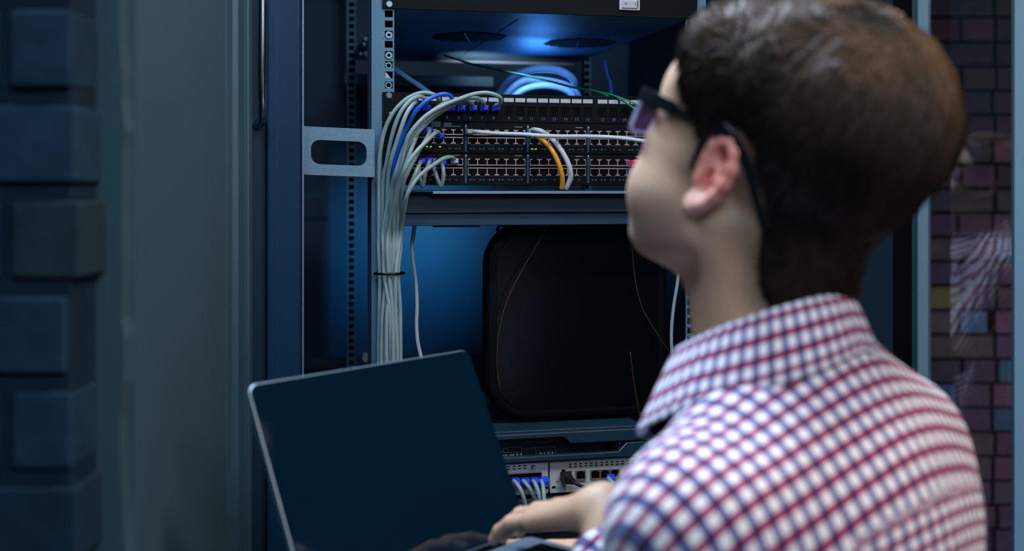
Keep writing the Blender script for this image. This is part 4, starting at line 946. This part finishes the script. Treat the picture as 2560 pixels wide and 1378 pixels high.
# under the clothes: trunk, arms and legs in one coarse skin
def trunk(P):
    d = ell((P-np.array(tw(0.0, 0, 1.13), np.float32))@np.stack([bf, bl, [0, 0, 1]]).T.astype(np.float32), (0, 0, 0), (0.10, 0.145, 0.24))
    d = smin(d, cone(P, tw(0, 0.10, 1.285), tw(0, -0.10, 1.285), 0.045, 0.045), 0.05)
    d = smin(d, cone(P, NB, tw(0, 0, 1.28), 0.052, 0.06), 0.04)
    d = smin(d, cone(P, tw(0, 0.05, 0.95), tw(0, -0.05, 0.95), 0.11, 0.11), 0.06)
    for s, S_, E_, W_ in ((1, SL, EL, WL), (-1, SR, ER, WR)):
        d = smin(d, cone(P, S_, E_, 0.046, 0.036), 0.03); d = smin(d, cone(P, E_, W_, 0.037, 0.025), 0.01)
        d = smin(d, cone(P, tw(0, 0.09*s, 0.90), tw(0.01, 0.10*s, 0.50), 0.082, 0.055), 0.04); d = smin(d, cone(P, tw(0.01, 0.10*s, 0.50), tw(-0.01, 0.11*s, 0.08), 0.055, 0.036), 0.03)
        d = smin(d, cone(P, tw(-0.02, 0.11*s, 0.05), tw(0.12, 0.12*s, 0.04), 0.034, 0.026), 0.03)
    return d
lo4 = (-0.12, 0.60, 0.0); hi4 = (0.62, 1.36, 1.44); h4 = 0.010
Pg4, _ = grid(lo4, hi4, h4); V4, Q4 = nets(trunk(Pg4), lo4, h4); del Pg4
# ------------------------------------------------------------------ shirt
BM = np.stack([bf, bl, [0, 0, 1]]).T.astype(np.float32)
def loc(P, c): return (P-np.array(c, np.float32))@BM
CL = tuple(np.array(EL)*0.12+W0*0.88); CRt = tuple(np.array(ER)*0.25+WRn*0.75)
def sleeve(P, S_, E_, C_, r0, r1, r2):
    return smin(cone(P, S_, E_, r0, r1), cone(P, E_, C_, r1, r2), 0.02)
def torso_c(P):
    d = ell(loc(P, tw(-0.005, 0, 1.17)), (0, 0, 0), (0.122, 0.162, 0.27))
    d = smin(d, cone(P, tw(-0.010, 0.100, 1.300), tw(-0.010, -0.110, 1.310), 0.066, 0.066), 0.05)
    d = smin(d, ell(loc(P, tw(-0.038, 0, 1.265)), (0, 0, 0), (0.084, 0.138, 0.118)), 0.05)
    d = smin(d, cone(P, (NB[0], NB[1], NB[2]-0.012), tw(-0.015, 0.115, 1.318), 0.062, 0.050), 0.04)
    d = smin(d, cone(P, (NB[0], NB[1], NB[2]-0.012), tw(-0.02, -0.11, 1.325), 0.062, 0.052), 0.04)
    d = smin(d, cone(P, tw(0, 0.06, 0.93), tw(0, -0.06, 0.93), 0.125, 0.125), 0.08)
    return d
def shirt(P):
    tc_ = torso_c(P); sl = sleeve(P, SL, EL, CL, 0.067, 0.055, 0.037); sr = sleeve(P, SR, ER, CRt, 0.063, 0.056, 0.040)
    d = smin(smin(tc_, sl, 0.035), sr, 0.035)
    l_ = loc(P, TC)
    fold = 0.0030*noise3(P*v3(1, 1, 0.55), 34, 11)+0.0016*noise3(P*v3(1, 1, 0.7), 80, 12)
    fold = fold+0.0022*np.exp(-((l_[..., 1]+0.085)/0.006)**2)*ss(-l_[..., 0], 0.0, 0.04)*ss(-P[..., 2], -1.33, -1.30)
    d = d+fold
    d = np.maximum(d, 0.84-P[..., 2])
    for (A_, B_) in ((EL, CL), (ER, CRt)):
        a = v3(*B_); n_ = v3(*B_)-v3(*A_); n_ /= np.linalg.norm(n_); near = sph(P, B_, 0.07); d = np.where(near < 0, np.maximum(d, (P-a)@n_), d)
    return d
lo5 = (-0.04, 0.62, 0.82); hi5 = (0.60, 1.32, 1.50); h5 = 0.0042
Pg5, _ = grid(lo5, hi5, h5); V5, Q5 = nets(shirt(Pg5), lo5, h5); del Pg5
# cloth coordinates for the woven checks
def arm_uv(P, S_, E_, C_):
    S_, E_, C_ = map(lambda t: np.array(t, float), (S_, E_, C_)); L1 = np.linalg.norm(E_-S_)
    def seg(a, b):
        ab = b-a; h = np.clip(((P-a)@ab)/(ab@ab), -0.3, 1.0); return h, np.linalg.norm(P-a-h[:, None]*ab, axis=1), ab
    h1, d1, a1 = seg(S_, E_); h2_, d2, a2 = seg(E_, C_)
    s = np.where(d1 < d2, h1*L1, L1+h2_*np.linalg.norm(a2))
    axv = a1/L1; r1 = np.cross(axv, [0.3, 0.2, 1.0]); r1 /= np.linalg.norm(r1); r2 = np.cross(axv, r1)
    base = np.where((d1 < d2)[:, None], S_+h1[:, None]*a1, E_+h2_[:, None]*a2); w = P-base
    return s, np.arctan2(w@r2, w@r1)*0.060
lf = (V5-TC)@BM; tu, tv = lf[:, 1].copy(), lf[:, 2]+lf[:, 0]*0.9
n0 = -0.55*bf+0.30*bl+np.array([0, 0, 0.78]); n0 /= np.linalg.norm(n0); e1 = -bl-n0*float(-bl@n0); e1 /= np.linalg.norm(e1); e2 = np.cross(n0, e1)
w_ = V5-TC; yu, yv = w_@e1, w_@e2; V5f = V5.astype(np.float32)
upper = (tv > 1.212) | (tu > 0.100+0.10*np.maximum(0, 1.25-V5[:, 2]))
U = np.where(upper, yu, tu); Vv = np.where(upper, yv, tv)
m_ = tu < -0.118; U = np.where(m_ & ~upper, tu*0.5+lf[:, 0]*0.9, U)
def gingham():
    m = bpy.data.materials.new('checked_shirt_cloth'); m.use_nodes = True; nt = m.node_tree; b = nt.nodes['Principled BSDF']
    b.inputs['Roughness'].default_value = 0.85; b.inputs['Specular IOR Level'].default_value = 0.2; b.inputs['Sheen Weight'].default_value = 0.25
    def band(attr, period, lo_, hi_):
        at = nt.nodes.new('ShaderNodeAttribute'); at.attribute_name = attr
        mu = nt.nodes.new('ShaderNodeMath'); mu.operation = 'MULTIPLY'; mu.inputs[1].default_value = 2*math.pi/period; nt.links.new(at.outputs['Fac'], mu.inputs[0])
        sn = nt.nodes.new('ShaderNodeMath'); sn.operation = 'SINE'; nt.links.new(mu.outputs[0], sn.inputs[0])
        r = nt.nodes.new('ShaderNodeMapRange'); r.interpolation_type = 'SMOOTHSTEP'; r.inputs['From Min'].default_value = lo_; r.inputs['From Max'].default_value = hi_; nt.links.new(sn.outputs[0], r.inputs['Value'])
        return r.outputs['Result']
    su = band('cu', 0.0140, 0.0, 0.45); sv = band('cv', 0.0140, 0.0, 0.45)
    def mixm(c1, fac, c2, mode='MIX'):
        x = nt.nodes.new('ShaderNodeMix'); x.data_type = 'RGBA'; x.blend_type = mode; nt.links.new(fac, x.inputs[0])
        (nt.links.new(c1, x.inputs[6]) if not isinstance(c1, tuple) else setattr(x.inputs[6], 'default_value', c1)); x.inputs[7].default_value = c2; return x.outputs[2]
    c = mixm(lin((236, 234, 238)), su, lin((92, 96, 152)), 'MIX'); c = mixm(c, sv, lin((172, 64, 112)), 'MULTIPLY')
    nt.links.new(c, b.inputs['Base Color']); return m
M['shirt'] = gingham()
# ------------------------------------------------------------------ skin, hair materials
def attr_mat(name, rough, spec=0.35, sss=0.0, nb=0.0):
    m = mat(name, (200, 150, 130), rough, 0, spec, bump=nb, nscale=400); b = m.node_tree.nodes['Principled BSDF']
    at = m.node_tree.nodes.new('ShaderNodeAttribute'); at.attribute_name = 'tone'; m.node_tree.links.new(at.outputs['Color'], b.inputs['Base Color'])
    if sss: b.inputs['Subsurface Weight'].default_value = sss; b.inputs['Subsurface Scale'].default_value = 0.01; b.inputs['Subsurface Radius'].default_value = (1, 0.35, 0.2)
    return m
M['skin'] = attr_mat('skin', 0.5, 0.35, 0.15, 0.05); M['hair'] = attr_mat('brown_hair', 0.45, 0.5); M['hairbase'] = attr_mat('brown_hair_base', 0.8, 0.12)
skinc = np.array(lin((199, 160, 132))[:3])
def skin_tone(V, head=False):
    c = np.tile(skinc, (len(V), 1))
    if head:
        q = w2h(V.astype(np.float32)); e = np.minimum(ear_field(V.astype(np.float32), 1), ear_field(V.astype(np.float32), -1))
        earw = (e < 0.0025)[:, None]*np.clip((np.abs(q[:, 1:2])-0.062)/0.01, 0, 1)
        red = np.array(lin((226, 140, 126))[:3]); c = c*(1-earw)+red*earw
        lobe = earw[:, 0]*ss(-q[:, 2], 0.012, 0.022); pk = np.array(lin((232, 176, 158))[:3]); c = c*(1-lobe[:, None])+pk*lobe[:, None]
        st = ss(-q[:, 2], 0.02, 0.05)*ss(q[:, 0], 0.0, 0.03)*(1-earw[:, 0])*ss(q[:, 2], -0.12, -0.09)*0.35; beard = np.array(lin((140, 125, 116))[:3]); c = c*(1-st[:, None])+beard*st[:, None]
        # short clipped hair tint at the nape and temples
        f_ = ss(-poly_sd(q[:, 0], q[:, 2], HP), -0.026, 0.016)*(1-earw[:, 0])*0.85; hc = np.array(lin((70, 52, 42))[:3]); c = c*(1-f_[:, None])+hc*f_[:, None]
    c = c*(1+0.05*noise3(V.astype(np.float32), 90, 21))[:, None]
    return np.concatenate([c, np.ones((len(V), 1))], 1)
PER = bpy.data.objects.new('person', None); COL.objects.link(PER); PER.location = tw(0, 0, 0); ORG[PER] = Vector(tw(0, 0, 0)); PER.empty_display_size = 0.1
tag(PER, 'person seen from behind in a red and navy checked shirt, hand on the laptop', 'person')
Vb = np.concatenate([V1, V2, V3, V4]); n1, n2, n3 = len(V1), len(V2), len(V3)
Qb = np.concatenate([Q1, Q2+n1, Q3+n1+n2, Q4+n1+n2+n3])
tb_ = np.concatenate([skin_tone(V1, True), skin_tone(V2), skin_tone(V3), skin_tone(V4)])
mesh_obj('body', Vb, Qb, M['skin'], PER, {'tone': ('FLOAT_COLOR', tb_)})
mesh_obj('shirt', V5, Q5, M['shirt'], PER, {'cu': ('FLOAT', U), 'cv': ('FLOAT', Vv)})
# ------------------------------------------------------------------ collar
def collar():
    NA, prof = 72, [(0.060, -0.034), (0.062, -0.016), (0.0645, -0.002), (0.0670, 0.0025), (0.0705, 0.0), (0.0755, -0.010), (0.0805, -0.022), (0.0865, -0.036)]
    cx, cy = 0.206, 0.938; V = []; cu = []; cv = []
    for i in range(NA+1):
        ph = math.radians(-166+332*i/NA)                         # 0 = nape
        dx = -bf[0]*math.cos(ph)+bl[0]*math.sin(ph); dy = -bf[1]*math.cos(ph)+bl[1]*math.sin(ph)
        fr = (1-math.cos(ph))/2; tip = max(0, (abs(math.degrees(ph))-95)/71)
        zb = 1.467-0.058*fr; s = 0
        for j, (r, z) in enumerate(prof):
            w = max(0, (j-4)/3)
            rr = r*(1+0.04*math.cos(ph)**2)+w*0.013*tip+w*0.012*abs(math.sin(ph)); zz = z-w*0.030*tip-w*(0.008+0.012*abs(math.sin(ph)))
            V.append((cx+dx*rr, cy+dy*rr, zb+zz)); cu.append(ph*0.110); cv.append(sum(math.hypot(prof[k][0]-prof[k-1][0], prof[k][1]-prof[k-1][1]) for k in range(1, j+1))*1.35)
    n = len(prof); Q = [(i*n+j, i*n+j+1, (i+1)*n+j+1, (i+1)*n+j) for i in range(NA) for j in range(n-1)]
    o = mesh_obj('collar', V, Q, M['shirt'], PER, {'cu': ('FLOAT', cu), 'cv': ('FLOAT', cv)})
    so = o.modifiers.new('thickness', 'SOLIDIFY'); so.thickness = 0.0016; so.offset = 1
    sb = o.modifiers.new('smooth', 'SUBSURF'); sb.levels = 1; sb.render_levels = 1
    return o
collar()
# ------------------------------------------------------------------ trousers, belt and shoes
def trousers(P):
    d = cone(P, tw(0, 0.06, 0.92), tw(0, -0.06, 0.92), 0.118, 0.118)
    for s in (1, -1): d = smin(d, cone(P, tw(0, 0.085*s, 0.86), tw(0.01, 0.10*s, 0.50), 0.096, 0.072), 0.03); d = smin(d, cone(P, tw(0.01, 0.10*s, 0.50), tw(-0.01, 0.11*s, 0.06), 0.072, 0.056), 0.02)
    d = d+0.003*noise3(P, 30, 5)
    return np.maximum(np.maximum(d, P[..., 2]-0.96), 0.05-P[..., 2])
lo6 = (0.0, 0.68, 0.03); hi6 = (0.50, 1.18, 0.99); h6 = 0.010
Pg6, _ = grid(lo6, hi6, h6); V6, Q6 = nets(trousers(Pg6), lo6, h6); del Pg6
M['denim'] = mat('dark_blue_denim', (34, 44, 70), 0.85, 0, 0.2, 0.1, 300)
mesh_obj('trousers', V6, Q6, M['denim'], PER)
M['shoe'] = mat('dark_leather', (40, 34, 32), 0.5)
for s in (1, -1):
    def shoe(P):
        d = cone(P, tw(-0.03, 0.11*s, 0.055), tw(0.14, 0.125*s, 0.042), 0.044, 0.040); d = smin(d, cone(P, tw(-0.02, 0.11*s, 0.06), tw(-0.01, 0.11*s, 0.10), 0.042, 0.044), 0.02)
        return np.maximum(d, 0.003-P[..., 2])
    c_ = tw(0.05, 0.12*s, 0); l7 = (c_[0]-0.2, c_[1]-0.2, 0.0-0.006); Pg7, _ = grid(l7, (c_[0]+0.2, c_[1]+0.2, 0.17), 0.006); V7, Q7 = nets(shoe(Pg7), l7, 0.006)
    mesh_obj('shoe', V7, Q7, M['shoe'], PER)
# ------------------------------------------------------------------ hair
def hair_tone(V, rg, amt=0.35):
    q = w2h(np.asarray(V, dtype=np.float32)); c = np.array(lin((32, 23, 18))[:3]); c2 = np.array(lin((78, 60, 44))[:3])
    t = ss(q[:, 2], 0.04, 0.15); out = c*(1-t[:, None])+c2*t[:, None]  # lighter towards the crown: light from above put into the colour
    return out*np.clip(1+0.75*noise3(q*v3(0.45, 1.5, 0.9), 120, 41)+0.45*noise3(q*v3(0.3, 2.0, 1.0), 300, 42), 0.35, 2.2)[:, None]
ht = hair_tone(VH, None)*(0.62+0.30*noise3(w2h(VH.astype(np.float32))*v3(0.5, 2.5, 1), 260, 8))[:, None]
keep = hair_thick(w2h(VH.astype(np.float32))) > -0.0035
kq = keep[QH].all(1); used = np.unique(QH[kq]); rem = -np.ones(len(VH), int); rem[used] = np.arange(len(used))
VHk, QHk = VH[used], rem[QH[kq]]
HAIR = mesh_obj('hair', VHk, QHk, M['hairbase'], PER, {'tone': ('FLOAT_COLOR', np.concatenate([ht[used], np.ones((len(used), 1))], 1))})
def strands(n, seed=1):
    rg = np.random.default_rng(seed); q = w2h(VHk.astype(np.float32)); th = hair_thick(q)
    ok = np.argwhere(th > 0.0006)[:, 0]; ix = rg.choice(ok, n); R0 = q[ix].astype(np.float64); T0 = th[ix]
    R0 += rg.normal(0, 0.0012, R0.shape)
    c0 = np.array([-0.018, 0, 0.045]); nrm = (R0-c0)/np.array([0.115, 0.092, 0.105])**2; nrm /= np.linalg.norm(nrm, axis=1)[:, None]
    cr = np.array([-0.070, 0.010, 0.125]); away = R0-cr                                 # growth away from the crown whorl
    flow = away/np.linalg.norm(away, axis=1)[:, None]
    top = ss(R0[:, 2], 0.06, 0.12)[:, None]*ss(R0[:, 0], -0.06, 0.0)[:, None]
    flow = flow*(1-top)+np.array([0.85, -0.5, 0.0])*top
    flow[:, 2] -= 0.45*(1-top[:, 0])
    clump = np.stack([noise3(R0.astype(np.float32), 130, 31), noise3(R0.astype(np.float32), 130, 32), noise3(R0.astype(np.float32), 130, 33)], 1)*1.5
    flow = flow+clump*(0.35+0.95*top)+rg.normal(0, 0.10, flow.shape)
    flow -= nrm*(flow*nrm).sum(1)[:, None]; flow /= np.linalg.norm(flow, axis=1)[:, None]
    Ln = (0.006+1.05*np.maximum(T0, 0))*rg.uniform(0.7, 1.3, n); Ln = np.where((R0[:, 0] > 0.035) & (R0[:, 2] > 0.085), Ln*1.4+0.012, Ln)
    K = 6; lift = (0.12+0.30*top[:, 0])*rg.uniform(0.2, 1.3, n)
    pts = []; p = R0-nrm*0.0012; d = flow+nrm*lift[:, None]; d /= np.linalg.norm(d, axis=1)[:, None]
    for k in range(K):
        pts.append(p.copy()); nn = (p-c0)/np.array([0.115, 0.092, 0.105])**2; nn /= np.linalg.norm(nn, axis=1)[:, None]
        d = d-nn*(0.16*(Ln/0.02))[:, None]*0.8; d /= np.linalg.norm(d, axis=1)[:, None]; p = p+d*(Ln/(K-1))[:, None]
    pts = np.stack(pts, 1); V = []; rad = np.array([0.0006, 0.0006, 0.00055, 0.00045, 0.0003, 0.0001])
    tang = np.gradient(pts, axis=1); tang /= np.linalg.norm(tang, axis=2)[..., None]+1e-12; s1 = np.cross(tang, nrm[:, None, :]); s1 /= np.linalg.norm(s1, axis=2)[..., None]+1e-12; s2 = np.cross(tang, s1)
    VV = np.stack([pts+s1*(rad[:, None]*math.cos(a))+s2*(rad[:, None]*math.sin(a)) for a in (0, 2.094, 4.189)], 2)      # n,K,3,3
    base = (np.arange(n)*K*3)[:, None, None]; kk = (np.arange(K-1)*3)[None, :, None]; jj = np.arange(3)[None, None, :]; j2 = (jj+1) % 3
    Q = np.stack([base+kk+jj, base+kk+j2, base+kk+3+j2, base+kk+3+jj], -1).reshape(-1, 4)
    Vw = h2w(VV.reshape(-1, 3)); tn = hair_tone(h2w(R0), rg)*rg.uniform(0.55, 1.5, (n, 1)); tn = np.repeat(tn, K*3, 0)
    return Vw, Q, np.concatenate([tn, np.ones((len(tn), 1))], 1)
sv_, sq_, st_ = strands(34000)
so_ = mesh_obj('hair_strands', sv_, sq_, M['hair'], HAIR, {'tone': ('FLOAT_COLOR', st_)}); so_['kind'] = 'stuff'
# ------------------------------------------------------------------ glasses
M['frame'] = mat('dark_glasses_frame', (10, 14, 20), 0.22, 0, 0.5)
M['palerim'] = mat('pale_lilac_rim', (176, 184, 214), 0.25, 0, 0.5); GP = h2w((0.112, 0, 0.010)); GL = thing('glasses', 'dark rectangular glasses worn over the left ear', 'glasses', tuple(GP), frame='W')
def hmb(mb): mb.v = [tuple(h2w(np.array(p, float))) for p in mb.v]; return mb
def sweep(pts, w, h_):
    """flat bar following pts in head space: w thick sideways, h_ high"""
    P_ = spline(pts, 6); mb = MB(); n = len(P_)
    for i, p in enumerate(P_):
        t = (P_[min(i+1, n-1)]-P_[max(i-1, 0)]).normalized(); s = Vector((0, 1, 0)); s = (s-t*s.dot(t)).normalized(); u = t.cross(s)
        hh = h_[0]+(h_[1]-h_[0])*i/(n-1) if not callable(h_) else h_(i/(n-1))
        for (a, b) in ((-1, -1), (1, -1), (1, 1), (-1, 1)): mb.v.append(tuple(p+s*(a*w/2)+u*(b*hh/2)))
    for i in range(n-1):
        for j in range(4): mb.f.append((i*4+j, i*4+(j+1) % 4, i*4+4+(j+1) % 4, i*4+4+j))
    mb.f += [(3, 2, 1, 0), tuple((n-1)*4+j for j in range(4))]; mb.tone = [None]*len(mb.f); return mb
for s in (1, -1):
    def lr(y0, y1, z0, z1, r): return [(p[0]*s, p[1]) for p in rrect(y0, y1, z0, z1, r, 4)]
    o_ = lr(0.009, 0.068, -0.010, 0.028, 0.008); i_ = lr(0.0115, 0.0655, -0.0075, 0.0245, 0.007)
    def wrap(pts, x0, x1):
        return [(x0-0.9*p[0]**2*2.2, p[0], p[1]) for p in pts], [(x1-0.9*p[0]**2*2.2, p[0], p[1]) for p in pts]
    mb = MB(); oa, ob = wrap(o_, 0.1090, 0.1060); ia, ib = wrap(i_, 0.1090, 0.1060); k = len(oa); mb.v = oa+ia+ob+ib
    for i in range(k):
        j = (i+1) % k; mb.f += [(i, j, k+j, k+i), (2*k+j, 2*k+i, 3*k+i, 3*k+j), (j, i, 2*k+i, 2*k+j), (k+i, k+j, 3*k+j, 3*k+i)]
    mb.tone = [None]*len(mb.f); rim = build('rim', hmb(mb), M['palerim'], GL, smooth=False)
    bb = [(0.009*s, 0.0225), (0.068*s, 0.0225), (0.068*s, 0.0290), (0.009*s, 0.0290)]; ba_, bc_ = wrap(bb, 0.1100, 0.1050); m2 = MB(); m2.v = ba_+bc_; m2.f = [(0, 1, 2, 3), (7, 6, 5, 4)]+[(i, i+4, (i+1) % 4+4, (i+1) % 4) for i in range(4)]; m2.tone = [None]*6; build('brow_bar', hmb(m2), M['frame'], GL)
    mb = MB(); la, lb_ = wrap(i_, 0.1078, 0.1066); mb.v = la+lb_; mb.f = [tuple(range(k)), tuple(reversed(range(k, 2*k)))]+[(j, i, k+i, k+j) for i, j in [(i, (i+1) % k) for i in range(k)]]; mb.tone = [None]*len(mb.f)
    build('lens', hmb(mb), M['lens'], rim)
    build('temple', hmb(sweep([(0.0990, 0.069*s, 0.026), (0.090, 0.0745*s, 0.0265), (0.060, 0.0795*s, 0.029), (0.030, 0.0815*s, 0.032), (0.004, 0.0805*s, 0.0335), (-0.016, 0.0835*s, 0.030), (-0.036, 0.0855*s, 0.018), (-0.055, 0.0855*s, 0.001), (-0.071, 0.083*s, -0.018)], 0.003, lambda t: 0.0125-0.004*t if t < 0.55 else 0.0103-0.002*t)), M['frame'], GL, bevel=0.0006)
build('bridge', hmb(sweep([(0.1085, 0.0105, 0.018), (0.1105, 0.0, 0.0205), (0.1085, -0.0105, 0.018)], 0.003, (0.004, 0.004))), M['frame'], GL)
